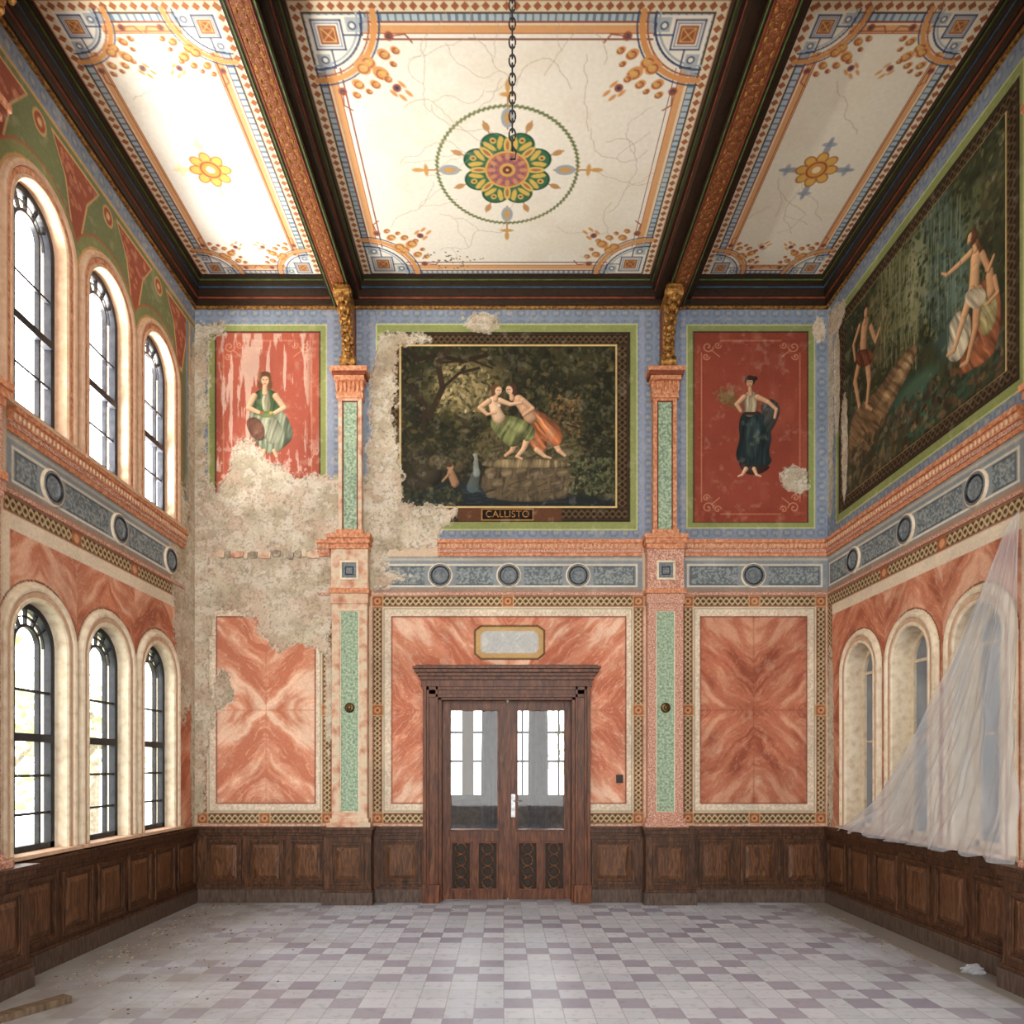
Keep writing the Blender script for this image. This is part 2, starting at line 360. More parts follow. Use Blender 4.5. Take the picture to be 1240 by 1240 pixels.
    def scroll(s,cu,cv,r,sx,sy,col,w=1.2):
        pts=[]
        for i in range(22):
            t=i/21*2.6*math.pi; rr=r*(1-i/24); pts.append((cu+sx*rr*math.cos(t),cv+sy*rr*math.sin(t)))
        s.line(pts,w,col)
def to_lin(c,sat=.88):
    c=np.clip(c,0,255)/255.0
    l=(c@np.array([.3,.59,.11]))[...,None]; c=np.clip(l+(c-l)*sat,0,1)
    return np.where(c<=.04045,c/12.92,((c+.055)/1.055)**2.4)
def grid_obj(name,cv,frame,mat,mask=None,off=0.0,flip=False,parent=None):
    H,W=cv.u.shape
    P=np.stack(frame(cv.u,cv.v,cv.n+off),-1).reshape(-1,3)
    idx=np.arange(H*W).reshape(H,W)
    q=np.stack([idx[:-1,:-1],idx[:-1,1:],idx[1:,1:],idx[1:,:-1]],-1)
    if mask is not None:
        uc=(cv.U[:-1]+cv.U[1:])/2; vc=(cv.V[:-1]+cv.V[1:])/2; uu,vv=np.meshgrid(uc,vc); q=q[~mask(uu,vv)]
    q=q.reshape(-1,4)
    if flip: q=q[:,::-1]
    used=np.zeros(H*W,bool); used[q.ravel()]=True; remap=np.cumsum(used)-1; q=np.ascontiguousarray(remap[q]); P=P[used]; colr=to_lin(cv.c).reshape(-1,3)[used]; nv=len(P)
    me=bpy.data.meshes.new(name); me.vertices.add(nv); me.vertices.foreach_set('co',P.astype(np.float32).ravel())
    me.loops.add(q.size); me.loops.foreach_set('vertex_index',q.astype(np.int32).ravel())
    me.polygons.add(len(q)); me.polygons.foreach_set('loop_start',np.arange(0,q.size,4,dtype=np.int32))
    me.update(calc_edges=True)
    me.polygons.foreach_set('use_smooth',np.ones(len(q),dtype=bool))
    at=me.color_attributes.new('Col','FLOAT_COLOR','POINT')
    col=np.ones((nv,4),np.float32); col[:,:3]=colr; at.data.foreach_set('color',col.ravel())
    me.materials.append(mat); me.update()
    ob=bpy.data.objects.new(name,me); scene.collection.objects.link(ob)
    if parent: ob.parent=parent
    return ob
def dens(a,b,st): return np.linspace(a,b,int(round((b-a)/st))+1)

# damage masks
def blobs(u,v,L):
    f=np.full(u.shape,-9.0)
    for cu,cv,ru,rv in L: f=np.maximum(f,1-np.sqrt(((u-cu)/ru)**2+((v-cv)/rv)**2))
    return f
def polyd(u,v,P,fall):
    P=np.asarray(P,float); ins=np.zeros(u.shape,bool); dm=np.full(u.shape,1e9)
    for i in range(len(P)):
        x0,y0=P[i]; x1,y1=P[(i+1)%len(P)]
        if y0!=y1: ins^=((y0>v)!=(y1>v))&(u<(x1-x0)*(v-y0)/(y1-y0)+x0)
        b=np.array([x1-x0,y1-y0]); L=max(1e-6,(b**2).sum()); h=np.clip(((u-x0)*b[0]+(v-y0)*b[1])/L,0,1)
        dm=np.minimum(dm,np.hypot(u-x0-b[0]*h,v-y0-b[1]*h))
    return np.clip(np.where(ins,dm,-dm)/fall,-1,1)
DPOLY=[(228,388),(266,392),(272,402),(254,410),(250,470),(252,570),(262,596),(272,572),(286,540),(300,530),(318,552),(346,572),(372,578),(392,574),(412,580),(442,592),(448,520),(452,440),(458,404),(510,404),(520,412),(482,420),(476,500),(484,560),(486,610),(556,614),(546,634),(530,646),(528,662),(470,664),(468,690),(500,698),(466,710),(440,716),(404,742),(398,800),(386,786),(360,778),(338,790),(322,778),(306,752),(290,742),(262,742),(254,770),(254,830),(262,856),(254,900),(248,980),(228,1000)]
DEX=[(584,390,20,13),(962,581,17,17),(992,400,7,14),(270,836,12,24),(398,850,4,70),(500,655,34,7),(868,655,6,3),(462,480,14,60)]
def dmgB(u,v):
    f=np.maximum(polyd(u,v,DPOLY,24),blobs(u,v,DEX)*.8)
    return f+.42*(fbm(u/18,v/18,41,4)-.5)+.42*(fbm(u/5,v/5,44,5)-.5)-.05
DR=[(866,500,12,120),(850,400,22,16),(826,560,8,60),(862,900,8,100),(846,470,7,60)]
DLw=[(850,720,36,110),(868,560,16,160),(842,830,26,40),(820,690,26,14),(868,900,10,120)]
def plaster_col(u,v):
    n=sm(fbm(u/20,v/20,77,6),.3,.7)[...,None]; n2=sm(fbm(u/26,v/20,81,6),.48,.62)[...,None]; n3=sm(fbm(u/2.5,v/2.5,83,4),.56,.74)[...,None]; n4=sm(fbm(u/12,v/9,87,6),.56,.62)[...,None]
    c=np.array((178,164,138.))*(1-n)+np.array((206,194,170.))*n
    c=c*(1-.35*n2)+np.array((200,164,142.))*.35*n2; c=c*(1-.6*n4)+np.array((216,208,192.))*.6*n4; c=c*(1-.45*n3)+np.array((130,114,94.))*.45*n3
    r=np.abs(fbm(u/26,v/26,99,5)-.5); k=np.exp(-(r/.005)**2)[...,None]*.5; c=c*(1-k)+np.array((100,84,68.))*k
    r=np.abs(fbm(u/12,v/14,109,5)-.52); k=np.exp(-(r/.006)**2)[...,None]*.3; c=c*(1-k)+np.array((110,92,76.))*k
    return c
def apply_dmg(cv,f,depth=.6,rough=.45):
    hal=sm(f,-.12,-.10)*.75; n=fbm(cv.u/6,cv.v/6,191,4)
    hal=hal*sm(n,.42,.50); cv.c=cv.c*(1-hal[...,None])+np.array((214,200,180.))*hal[...,None]
    m=sm(f,-.012,.012); c=plaster_col(cv.u,cv.v); cv.c=cv.c*(1-m[...,None])+c*m[...,None]
    e=np.exp(-((f-.004)/.014)**2)*.55; cv.c=cv.c*(1-e[...,None]*.65)
    halo=sm(f,-.30,0)*(1-m)*sm(fbm(cv.u/4.5,cv.v/4.5,91,5),.55,.60)*.8
    cv.c=cv.c*(1-halo[...,None])+c*halo[...,None]
    cv.n=cv.n-m*depth+ m*(fbm(cv.u/7,cv.v/7,95,4)-.5)*rough
def wear(cv,seed=5,am=.16):
    n=fbm(cv.u/45,cv.v/45,seed,5); cv.c=cv.c*(1+am*(n-.5)*2)[...,None]
    g=sm(fbm(cv.u/9,cv.v/9,seed+30,5),.60,.8)[...,None]*.22; cv.c=cv.c*(1-g)+np.array((212,198,174.))*g

BLUE=(128,141,160)
def bluepat(cv,u0,v0,u1,v1):
    cv.rect(u0,v0,u1,v1,BLUE)
    sl=cv.w(u0,v0,u1,v1); u=cv.u[sl]; v=cv.v[sl]; inn=(u>u0)&(u<u1)&(v>v0)&(v<v1)
    x=(u-u0)%14-7; y=(v-v0)%14-7; r=np.hypot(x,y)
    m=((np.abs(r-4.6)<.9)|((np.abs(x)<.8)&(r<4)))*inn*1.0
    cv.bl(sl,m*.45,(94,106,134)); cv.bl(sl,((r<1.8)*inn)*.6,(182,168,124))
def frieze(cv,u0,u1,circ):
    cv.rect(u0,674,u1,720,(134,143,150)); cv.rect(u0,676,u1,679,(180,174,160)); cv.rect(u0,713,u1,718,(162,132,112))
    cv.frame(u0+6,683,u1-6,711,2,(218,210,188)); cv.speck(u0+11,687,u1-11,707,(98,110,116),(148,157,158),1.8); cv.frame(u0+10,686,u1-10,708,1,(62,68,74))
    for c in circ:
        cv.rect(c-19,686,c+19,708,(136,145,151)); cv.ell(c,697,15,15,(200,186,156)); cv.ell(c,697,12,12,(76,80,86))
def lower(cv,u0,u1,mu0,mu1,seed,base,light,dark,cu=None,cvv=860):
    cv.speck(u0,718,u1,1004,(196,144,124),(220,186,164),1.6)
    cv.guil(u0+1,721,u1-1,735); cv.guil(u0+1,984,u1-1,998); cv.guil(u0+1,735,u0+13,984); cv.guil(u1-13,735,u1-1,984)
    cv.rect(u0+13,735,u1-13,984,(222,206,180)); cv.frame(u0+14.5,736.5,u1-14.5,982.5,1,(130,136,100))
    cv.speck(u0+16,738,u1-16,981,(208,186,160),(230,216,194),1.5,9)
    cv.rect(mu0-1.5,746,mu1+1.5,973.5,(130,76,56)); cv.marble(mu0,747.5,mu1,972,(mu0+mu1)/2 if cu is None else cu,cvv,base,light,dark,seed)
    cv.line([((mu0+mu1)/2,748),((mu0+mu1)/2,972)],.9,dark,.6); cv.line([(mu0,cvv),(mu1,cvv)],.9,dark,.6)
    for (a,b) in (((u0+u1)/2,728),((u0+u1)/2,991),(u0+7,860),(u1-7,860),(u0+7,728),(u1-7,728),(u0+7,991),(u1-7,991)):
        cv.rect(a-7,b-7,a+7,b+7,(156,92,60)); cv.frame(a-7,b-7,a+7,b+7,1,(214,176,120)); cv.ell(a,b,4,4,(210,146,96)); cv.ell(a,b,1.6,1.6,(96,54,36))
def redpanel(cv,u0,v0,u1,v1,red=(168,66,44)):
    cv.rect(u0-10,v0-10,u1+10,v1+8,(138,147,84)); cv.frame(u0-10,v0-10,u1+10,v1+8,1.5,(190,192,138)); cv.frame(u0-2,v0-2,u1+2,v1+1,2,(76,50,34))
    cv.rect(u0,v0,u1,v1,red)
    sl=cv.w(u0,v0,u1,v1); u=cv.u[sl]; v=cv.v[sl]; inn=(u>u0)&(u<u1)&(v>v0)&(v<v1)
    cv.bl(sl,sm(fbm(u/20,v/50,12,4),.5,.8)*.3*inn,(186,104,78)); 
    g=(198,130,94)
    cv.frame(u0+8,v0+9,u1-8,v1-9,1,g)
    for sx,a in ((1,u0+8),(-1,u1-8)):
        for sy,b in ((1,v0+9),(-1,v1-9)):
            cv.rect(min(a,a+sx*22)-1,min(b,b+sy*14)-1,max(a,a+sx*22)+1,max(b,b+sy*14)+1,red)
            cv.scroll(a+sx*8,b+sy*8,7,sx,sy,g,1.1); cv.scroll(a+sx*20,b+sy*6,4.5,sx,sy,g,1); cv.scroll(a+sx*6,b+sy*20,4.5,sx,sy,g,1); cv.line([(a+sx*12,b+sy*12),(a+sx*22,b+sy*20)],1,g)

# ================================================================= BACK WALL
st=.95
V=np.concatenate([[315,345],dens(374,1006,st),[1050,1092]])
cb=Canvas(dens(232,1006,st),V)
cb.c[:]=(206,180,150)
bluepat(cb,232,372,1006,656)
REDL=(172,82,62); REDR=(146,62,44)
redpanel(cb,262,403,386,630,REDL); redpanel(cb,841,403,977,632,REDR)
cb.rect(455,392,772,642,(138,147,84)); cb.frame(455,392,772,642,1.5,(192,196,132)); 
cb.rect(466,402,763,632,(46,34,24)); 
for (a,b,c,d) in ((468,404,761,418),(468,615,761,630),(468,418,484,615),(746,418,761,615)): cb.guil(a,b,c,d,(40,29,22),(96,74,46),(66,48,32))
cb.frame(483.5,417,747,615,2.2,(220,190,118))
cb.rect(555,615,680,631,(98,60,38)); cb.rect(583,616,646,630,(22,16,12)); cb.frame(583,616,646,630,1,(200,150,80))
for a,b in ((396,404),(448,454),(774,781),(825,830)): cb.rect(a,378,b,652,(152,160,184),.6)
frieze(cb,236,404,[322]); frieze(cb,452,778,[533,616,700]); frieze(cb,826,1002,[912])
lower(cb,238,403,263,381,21,(214,142,110),(234,194,166),(194,110,80)); lower(cb,450,780,475,757,33,(214,136,104),(236,192,164),(188,102,74)); lower(cb,826,1001,849,976,47,(184,106,78),(208,148,116),(146,72,50))
cb.poly([(574,763),(582,757),(652,757),(660,763),(660,792),(652,799),(582,799),(574,792)],(96,66,36))
cb.poly([(576,764),(583,759),(651,759),(658,764),(658,791),(651,797),(583,797),(576,791)],(198,160,104))
cb.poly([(582,769),(588,764),(646,764),(652,769),(652,786),(646,791),(588,791),(582,786)],(190,192,188))
cb.marble(584,766,650,790,617,778,(186,190,190),(208,208,204),(160,166,172),5)
wear(cb,5,.10)
def scrape(cv):
    sl=cv.w(262,400,388,580); u=cv.u[sl]; v=cv.v[sl]; inn=(u>262)&(u<386)&(v>404)
    m=sm(fbm(u/5,v/40,60,5)+.10*np.exp(-((u-296)/26)**2)-.14*sm(v,440,520),.55,.62)*inn*.7*sm(386-u,0,20)
    cv.bl(sl,m,(216,192,174))
    m=sm(fbm(u/5,v/8,63,4),.57,.62)*inn*.6*sm(v,510,565); cv.bl(sl,m,(218,194,178))
scrape(cb)
fB=dmgB(cb.u,cb.v); apply_dmg(cb,fB)
def maskB(u,v): return (u>531)&(u<696)&(v>843)
wall_back=grid_obj('wall_back',cb,FB,M['paint'],maskB,0,True)

# painted figures -------------------------------------------------
SK=(216,168,128)
def leaves(cv,n,reg,cols,r0,r1,seed,ok=None):
    rs=random.Random(seed)
    for i in range(n):
        a=rs.uniform(reg[0],reg[2]); b=rs.uniform(reg[1],reg[3])
        if ok and not ok(a,b): continue
        c=rs.choice(cols); k=rs.uniform(.7,1.2); r=rs.uniform(r0,r1)
        cv.ell(a,b,r,r*rs.uniform(.35,.7),(c[0]*k,c[1]*k,c[2]*k),rs.uniform(0,3.1),rs.uniform(.45,.9),.8)
mc=Canvas(dens(485,746,.55),dens(419,614,.55))
n=fbm(mc.u/16,mc.v/16,8,5)[...,None]; mc.c[:]=np.array((20,20,13.))*(1-n)+np.array((56,52,31.))*n
mc.ell(566,470,52,40,(116,102,62),0,.8,22); mc.ell(556,468,30,26,(176,154,104),.4,.7,12); mc.ell(700,440,30,18,(78,74,44),0,.5,14)
leaves(mc,1500,(485,419,746,540),[(36,40,20),(58,58,28),(76,70,38),(28,30,18),(90,78,42)],1.5,5,1)
leaves(mc,300,(530,445,596,498),[(146,126,80),(178,156,106),(106,96,58),(90,84,50)],1.5,4,2)
leaves(mc,700,(640,470,746,612),[(42,46,26),(68,68,38),(28,32,20),(84,76,44)],1.5,5,3)
leaves(mc,260,(665,478,705,530),[(114,84,44),(130,100,58),(88,70,36)],1.2,3,4)
mc.line([(492,424),(505,436),(530,430),(560,438),(590,430)],5,(40,29,18)); mc.line([(520,505),(536,470),(530,440),(545,420)],7,(52,39,24)); mc.line([(536,470),(556,452),(580,446)],3.5,(48,34,22))
mc.line([(498,470),(515,490),(512,520)],6,(48,36,24)); mc.line([(530,440),(570,436),(596,446)],2.6,(44,32,20))
# mossy bank that carries the figures
mc.fold([(560,548),(580,524),(604,512),(640,506),(676,514),(700,532),(712,560),(640,566),(580,562)],(88,78,48),1,1.3)
leaves(mc,300,(570,522,706,556),[(84,82,46),(60,62,34),(112,100,60),(44,46,28)],1.2,3,21)
mc.ell(540,604,70,20,(26,40,44),0,.9,8); mc.ell(640,612,110,16,(24,32,36),0,.9,6)
for i in range(50): a=random.uniform(495,690); b_=random.uniform(592,612); mc.line([(a,b_),(a+random.uniform(5,16),b_+random.uniform(-.6,.6))],.9,(74,92,92),.35)
mc.fold([(584,562),(640,558),(690,562),(698,582),(690,608),(582,608)],(90,76,54))
for r in range(3):
    for c in range(6):
        a=588+c*17+(r%2)*8+random.uniform(-2,2); mc.fold([(a,567+r*13),(a+14,566+r*13),(a+15,577+r*13),(a+1,578+r*13)],(122-r*14,104-r*12,74-r*9),.8,1.2)
mc.fold([(583,558),(640,555),(692,559),(690,567),(584,567)],(142,122,86))
mc.limb((575,552),3,(577,574),4,(178,184,178),.2,.65); mc.limb((577,572),5,(572,590),7,(132,148,150),.2,.45)
for a,b,c,d,r1,r2,cc_ in ((505,552,520,575,13,15,(64,56,40)),(528,560,556,566,9,8,(88,74,50)),(560,548,566,556,8,8,(78,68,46)),(500,585,520,592,8,6,(54,48,36))): mc.limb((a,b),r1,(c,d),r2,cc_,.5)
leaves(mc,220,(488,535,572,570),[(54,56,32),(76,70,44),(40,42,24)],1.2,3.4,16)
mc.limb((546,573),4.6,(551,585),5.2,(160,118,84)); mc.ell(545,566,3.8,4.2,(176,132,96)); mc.ell(544,563.5,3.8,2.4,(80,56,36)); mc.limb((543,575),1.8,(536,583),1.4,(160,118,84)); mc.limb((551,588),3,(544,592),2.2,(150,108,78))
leaves(mc,240,(485,590,560,612),[(46,50,28),(70,66,40),(32,34,20)],1.2,4,6); leaves(mc,340,(690,555,746,600),[(84,92,58),(112,112,72),(40,44,26)],1.2,4,7)
# seated woman in orange drapery, leaning on her companion, legs stretched to the lower right
OR1=(180,100,56); GR1=(110,116,66)
mc.limb((668,530),4.6,(677,546),3.2,SK); mc.limb((677,546),2.8,(684,552),1.8,SK)
mc.fold([(632,500),(644,494),(658,500),(672,510),(682,524),(680,538),(668,542),(660,534),(662,546),(650,550),(642,540),(636,522)],OR1,1,-.7); mc.fold([(646,500),(662,508),(676,524),(670,532),(654,520)],(206,130,80),.8,-.7)
mc.limb((628,485),6.6,(636,496),6.8,(216,166,126)); mc.limb((636,496),7,(642,506),7.4,(210,158,118)); mc.limb((633,485),3.6,(645,495),2.8,SK); mc.limb((645,495),2.6,(634,503),2,SK)
mc.limb((650,545),3.4,(660,553),2.4,SK); mc.limb((660,553),2,(667,555),1.3,SK)
# seated woman in green drapery, reclining on the bank
mc.limb((640,528),4.8,(634,544),3.2,SK); mc.limb((634,544),3,(626,553),2.2,SK); mc.limb((626,553),1.8,(632,556),1.4,SK)
mc.limb((626,532),4.8,(620,546),3.2,(206,158,118)); mc.limb((620,546),2.8,(612,552),2,(206,158,118))
mc.fold([(592,506),(602,502),(618,503),(634,508),(648,518),(648,530),(638,536),(632,530),(628,540),(616,542),(606,532),(596,522)],GR1,1,.5); mc.fold([(608,508),(628,510),(642,522),(636,528),(618,520)],(144,148,92),.8,.5)
mc.limb((598,487),7.2,(600,498),6.6,(228,186,148)); mc.limb((600,498),6.8,(604,506),7.8,(224,180,140)); mc.ell(598,492,2.2,1.8,(238,198,162)); mc.ell(604,491,2.2,1.8,(238,198,162))
mc.limb((592,486),3.6,(581,494),2.8,SK); mc.limb((581,494),2.8,(590,502),2.2,SK); mc.limb((590,502),1.8,(600,500),1.4,SK)
mc.limb((605,485),3.4,(618,490),2.6,(226,182,142)); mc.limb((618,490),2.4,(631,488),1.8,(226,182,142))
for (a,b,hc,dx) in ((602,473,(100,64,40),1),(618,472,(76,46,30),-1)):
    mc.limb((a-dx,b+5),2.6,(a-dx*2,b+11),3.2,SK); mc.ell(a-dx*1.6,b-1.5,6,6.2,hc); mc.ell(a-dx*5,b+3,3,3.4,hc); mc.ell(a+dx*1.4,b+.5,4,5.1,(226,184,146),.3*dx,1,1.2)
    mc.ell(a+dx*3.4,b,.7,.5,(70,40,24)); mc.ell(a+dx*.8,b,.7,.5,(70,40,24)); mc.line([(a+dx*2.6,b),(a+dx*3.4,b+2)],.6,(190,140,104)); mc.ell(a+dx*2.2,b+3.3,1,.5,(176,90,70))
wear(mc,15,.08); apply_dmg(mc,dmgB(mc.u,mc.v),.25,.2)
mural=grid_obj('callisto_mural_painting',mc,FB,M['fresco'],lambda u,v:(u<486)|(u>745)|(v<420)|(v>613),.5,True)
tx=bpy.data.curves.new('title_lettering','FONT'); tx.body='CALLISTO'; tx.size=.115; tx.extrude=.0015; tx.align_x='CENTER'; tx.align_y='CENTER'; tx.space_character=1.05
tx.materials.append(M['gold']); to=bpy.data.objects.new('title_lettering',tx); scene.collection.objects.link(to)
to.rotation_euler=(math.radians(90),0,0); to.location=FB(614.5,623,.5); to.parent=mural

def figpanel(name,u0,u1,v0,v1,base,paint):
    c=Canvas(dens(u0,u1,.55),dens(v0,v1,.55)); 
    redpanel(c,*base)
    if u0<500: scrape(c)
    paint(c); wear(c,5,.10)
    apply_dmg(c,dmgB(c.u,c.v),.2,.15)
    return grid_obj(name,c,FB,M['fresco'],None,.4,True)
def figR(c):
    for i in range(70):
        t=random.uniform(-1,1); c.line([(899,498),(880+t*10+random.uniform(-2,2),474+abs(t)*9+random.uniform(-3,5))],1,(random.randint(90,140),random.randint(70,100),48),.8)
    for i in range(70): c.ell(879+random.gauss(0,6),478+random.gauss(0,4),2,1.2,(132,104,62),random.random()*3,.7)
    c.fold([(899,498),(920,497),(930,512),(935,530),(930,548),(936,560),(922,568),(908,572),(895,564),(890,550),(896,532),(894,514)],(34,48,50),1,.1)
    c.fold([(904,506),(918,506),(922,530),(914,558),(904,552),(902,530)],(58,78,78),.6,.1)
    c.fold([(892,556),(910,566),(926,562),(934,566),(918,576),(900,574)],(56,38,32),.9,1.3)
    c.limb((903,568),2.8,(899,575),1.8,SK); c.limb((899,575),1.6,(894,577),1.2,SK); c.limb((913,568),2.6,(916,575),1.8,SK); c.limb((916,575),1.6,(921,577),1.2,SK)
    c.fold([(920,486),(936,482),(946,494),(940,512),(930,528),(924,512)],(58,66,66),.9,.5)
    c.limb((909,482),8,(908,498),7.2,(168,150,120)); c.fold([(900,477),(917,476),(918,490),(915,503),(902,503),(900,490)],(172,156,124),.95)
    c.rect(901,499,918,503,(60,46,38))
    c.limb((917,481),3.4,(930,487),2.8,(206,156,116)); c.limb((930,487),2.6,(940,496),2.2,(206,156,116)); c.limb((940,496),2,(938,506),1.8,(206,156,116))
    c.limb((901,481),3.4,(892,490),2.8,(206,156,116)); c.limb((892,490),2.6,(897,498),2.2,(206,156,116))
    c.limb((908,471),2.4,(909,478),2.8,(200,150,112)); c.ell(908,461,6.2,6.2,(44,30,24)); c.ell(914,458.5,3.2,2.8,(44,30,24)); c.ell(907.5,463.5,3.9,5,(204,156,116),.15,1,1.2); c.ell(905.8,462.6,.7,.5,(50,28,20)); c.ell(909.2,462.8,.7,.5,(50,28,20)); c.line([(907.4,463),(907,465)],.6,(166,110,80)); c.ell(907.4,466.6,1.1,.5,(146,70,54)); c.ell(908,458,5.6,2.6,(52,34,26))
def figL(c):
    c.fold([(304,494),(322,490),(340,494),(352,512),(356,530),(344,542),(330,552),(316,544),(304,530),(300,512)],(132,142,116),1,.2); c.fold([(310,502),(330,500),(344,520),(336,540),(322,536)],(168,168,140),.8,.3)
    c.fold([(296,508),(312,504),(322,520),(318,536),(304,530)],(112,60,46),.8,.6)
    c.fold([(309,474),(322,470),(334,474),(340,490),(336,504),(308,504),(303,490)],(76,104,66),1,.1); c.fold([(316,476),(327,476),(328,500),(318,500)],(190,178,144),.8)
    c.limb((334,480),4,(344,494),3.2,(212,164,126)); c.limb((344,494),3.2,(330,502),2.4,SK); c.limb((308,480),4,(301,494),3.2,(212,164,126)); c.limb((301,494),3.2,(314,500),2.4,SK)
    c.ell(323,502,9,4,(96,116,66)); c.ell(317,500,2,1.8,(176,80,54)); c.ell(328,500,2,1.8,(196,150,72)); c.limb((321,468),3,(321,476),3.6,SK); c.ell(321,458,7.6,8,(112,72,44)); c.ell(315,466,3,6,(112,72,44)); c.ell(327,466,3,6,(112,72,44)); c.ell(321,461,4.5,5.8,(220,174,136),0,1,1.2)
    c.ell(319,460,.8,.5,(70,40,26)); c.ell(323,460,.8,.5,(70,40,26)); c.line([(321,461),(321.4,463)],.6,(180,130,100)); c.ell(321,465,1.3,.5,(156,76,58)); c.ell(321,453,6.6,2.8,(96,60,38))
    c.limb((320,546),2.6,(318,554),1.8,SK); c.limb((332,546),2.6,(335,553),1.8,SK)
figpanel('wheat_bearer_wall_painting',852,966,420,615,(841,403,977,632,REDR),figR)
figpanel('robed_woman_wall_painting',274,374,420,560,(262,403,386,630,REDL),figL)

# ================================================================= SIDE WALLS
LC=[579,679,778]; RC=[593,692,790]
LU=dict(vb=654,vs=497.5,r=33.5); LL=dict(vb=997,vs=829.5,r=33.5); RL=dict(vb=997,vs=823,r=30)
def inarch(u,v,cu,vb,vs,R): return ((np.abs(u-cu)<R)&(v>vs)&(v<vb))|(np.hypot(u-cu,v-vs)<R)
def adist(u,v,cu,vs): return np.where(v>vs,np.abs(u-cu),np.hypot(u-cu,v-vs))
Us=np.concatenate([[-250,0,200,400],dens(480,874,1.0)])
def arcs(cv,cs,vb,vs,r,lst,v0,v1):
    sl=cv.w(500,v0,870,v1); u=cv.u[sl]; v=cv.v[sl]; d=np.min([adist(u,v,c,vs) for c in cs],axis=0)
    inn=(v>v0)&(v<v1)&(v<vb)
    for a,b,col in lst: cv.bl(sl,((d>r+a)&(d<r+b)&inn)*1.0,col)
cl=Canvas(Us,V); cl.c[:]=(210,186,158)
cl.rect(530,374,874,656,(116,124,82)); cl.rect(530,374,874,392,BLUE); bluepat(cl,535,376,874,390); cl.rect(530,391,874,394,(206,160,100))
for m0 in (529,629,728.5,830):
    cl.poly([(m0-36,399),(m0+36,399),(m0+17,424),(m0+5,470),(m0-5,470),(m0-17,424)],(214,170,110)); cl.poly([(m0-33,401),(m0+33,401),(m0+15,424),(m0+4,466),(m0-4,466),(m0-15,424)],(158,82,60))
    for i in range(40):
        a=m0+random.uniform(-24,24); b=random.uniform(404,450)
        if abs(a-m0)<30-(b-400)*.6: cl.scroll(a,b,2.6,1,1,(196,122,88),.9)
for c in LC: cl.ell(c,408,9,9,(206,160,100)); cl.ell(c,408,7,7,(160,82,60)); cl.ell(c,408,3,3,(214,176,120))
arcs(cl,LC,656,497.5,33.5,[(12,16,(204,158,98)),(16,24,(132,138,88)),(24,26,(172,98,68))],430,656)
cl.rect(845,400,874,656,(128,141,152)); cl.rect(853,400,857,656,(206,160,100))
frieze(cl,540,872,[594.8,698.3,805.4])
def lowside(cv,cs,vs,r,u0=536,u1=872,seed=3):
    cv.speck(u0,718,u1,1004,(196,144,124),(220,186,164),1.6); cv.guil(u0+1,721,u1-1,735)
    for (a) in (cs[0]+50,cs[1]+49): cv.rect(a-7,721,a+7,735,(156,92,60)); cv.ell(a,728,4,4,(210,146,96))
    cv.rect(u0,735,u1,1004,(224,208,182)); 
    k=0
    for c in cs:
        cv.marble(c-50 if c>cs[0] else u0+8,747,c+50 if c<cs[-1] else u1-14,1004,c,870,(202,124,92),(226,172,142),(166,88,62),seed+k,-1); k+=5
    arcs(cv,cs,1004,vs,r,[(8,16,(224,208,180)),(16,17.5,(130,82,62))],700,1004)
    cv.guil(u1-14,735,u1-2,1000)
lowside(cl,LC,829.5,33.5)
wear(cl,25,.12)
f=blobs(cl.u,cl.v,DLw)+.6*(fbm(cl.u/22,cl.v/22,141,4)-.5)+.36*(fbm(cl.u/5,cl.v/5,144,4)-.5); apply_dmg(cl,f)
def maskL(u,v):
    m=np.zeros(u.shape,bool)
    for c in LC: m|=inarch(u,v,c,LU['vb'],LU['vs'],35)|inarch(u,v,c,LL['vb'],LL['vs'],35)
    return m
wall_left=grid_obj('wall_left',cl,FL,M['paint'],maskL,0,False)

cr=Canvas(Us,V); cr.c[:]=(210,186,158)
bluepat(cr,534,374,874,656)
cr.rect(541,392,848,642,(138,147,84)); cr.frame(541,392,848,642,1.5,(192,196,132)); cr.rect(546,402,841,633,(46,34,24))
for (a,b,c,d) in ((548,404,839,418),(548,617,839,631),(548,418,562,617),(823,418,839,617)): cr.guil(a,b,c,d,(40,29,22),(96,74,46),(66,48,32))
cr.frame(560,416,825,619,2.2,(220,190,118))
frieze(cr,540,872,[595.7,700,804.5]); lowside(cr,RC,823,30,seed=63)
wear(cr,35,.10); f=blobs(cr.u,cr.v,DR)+.5*(fbm(cr.u/20,cr.v/20,151,4)-.5)+.36*(fbm(cr.u/5,cr.v/5,154,4)-.5); apply_dmg(cr,f)
def maskR(u,v):
    m=np.zeros(u.shape,bool)
    for c in RC: m|=inarch(u,v,c,RL['vb'],RL['vs'],31.5)
    return m
wall_right=grid_obj('wall_right',cr,FR,M['paint'],maskR,0,True)

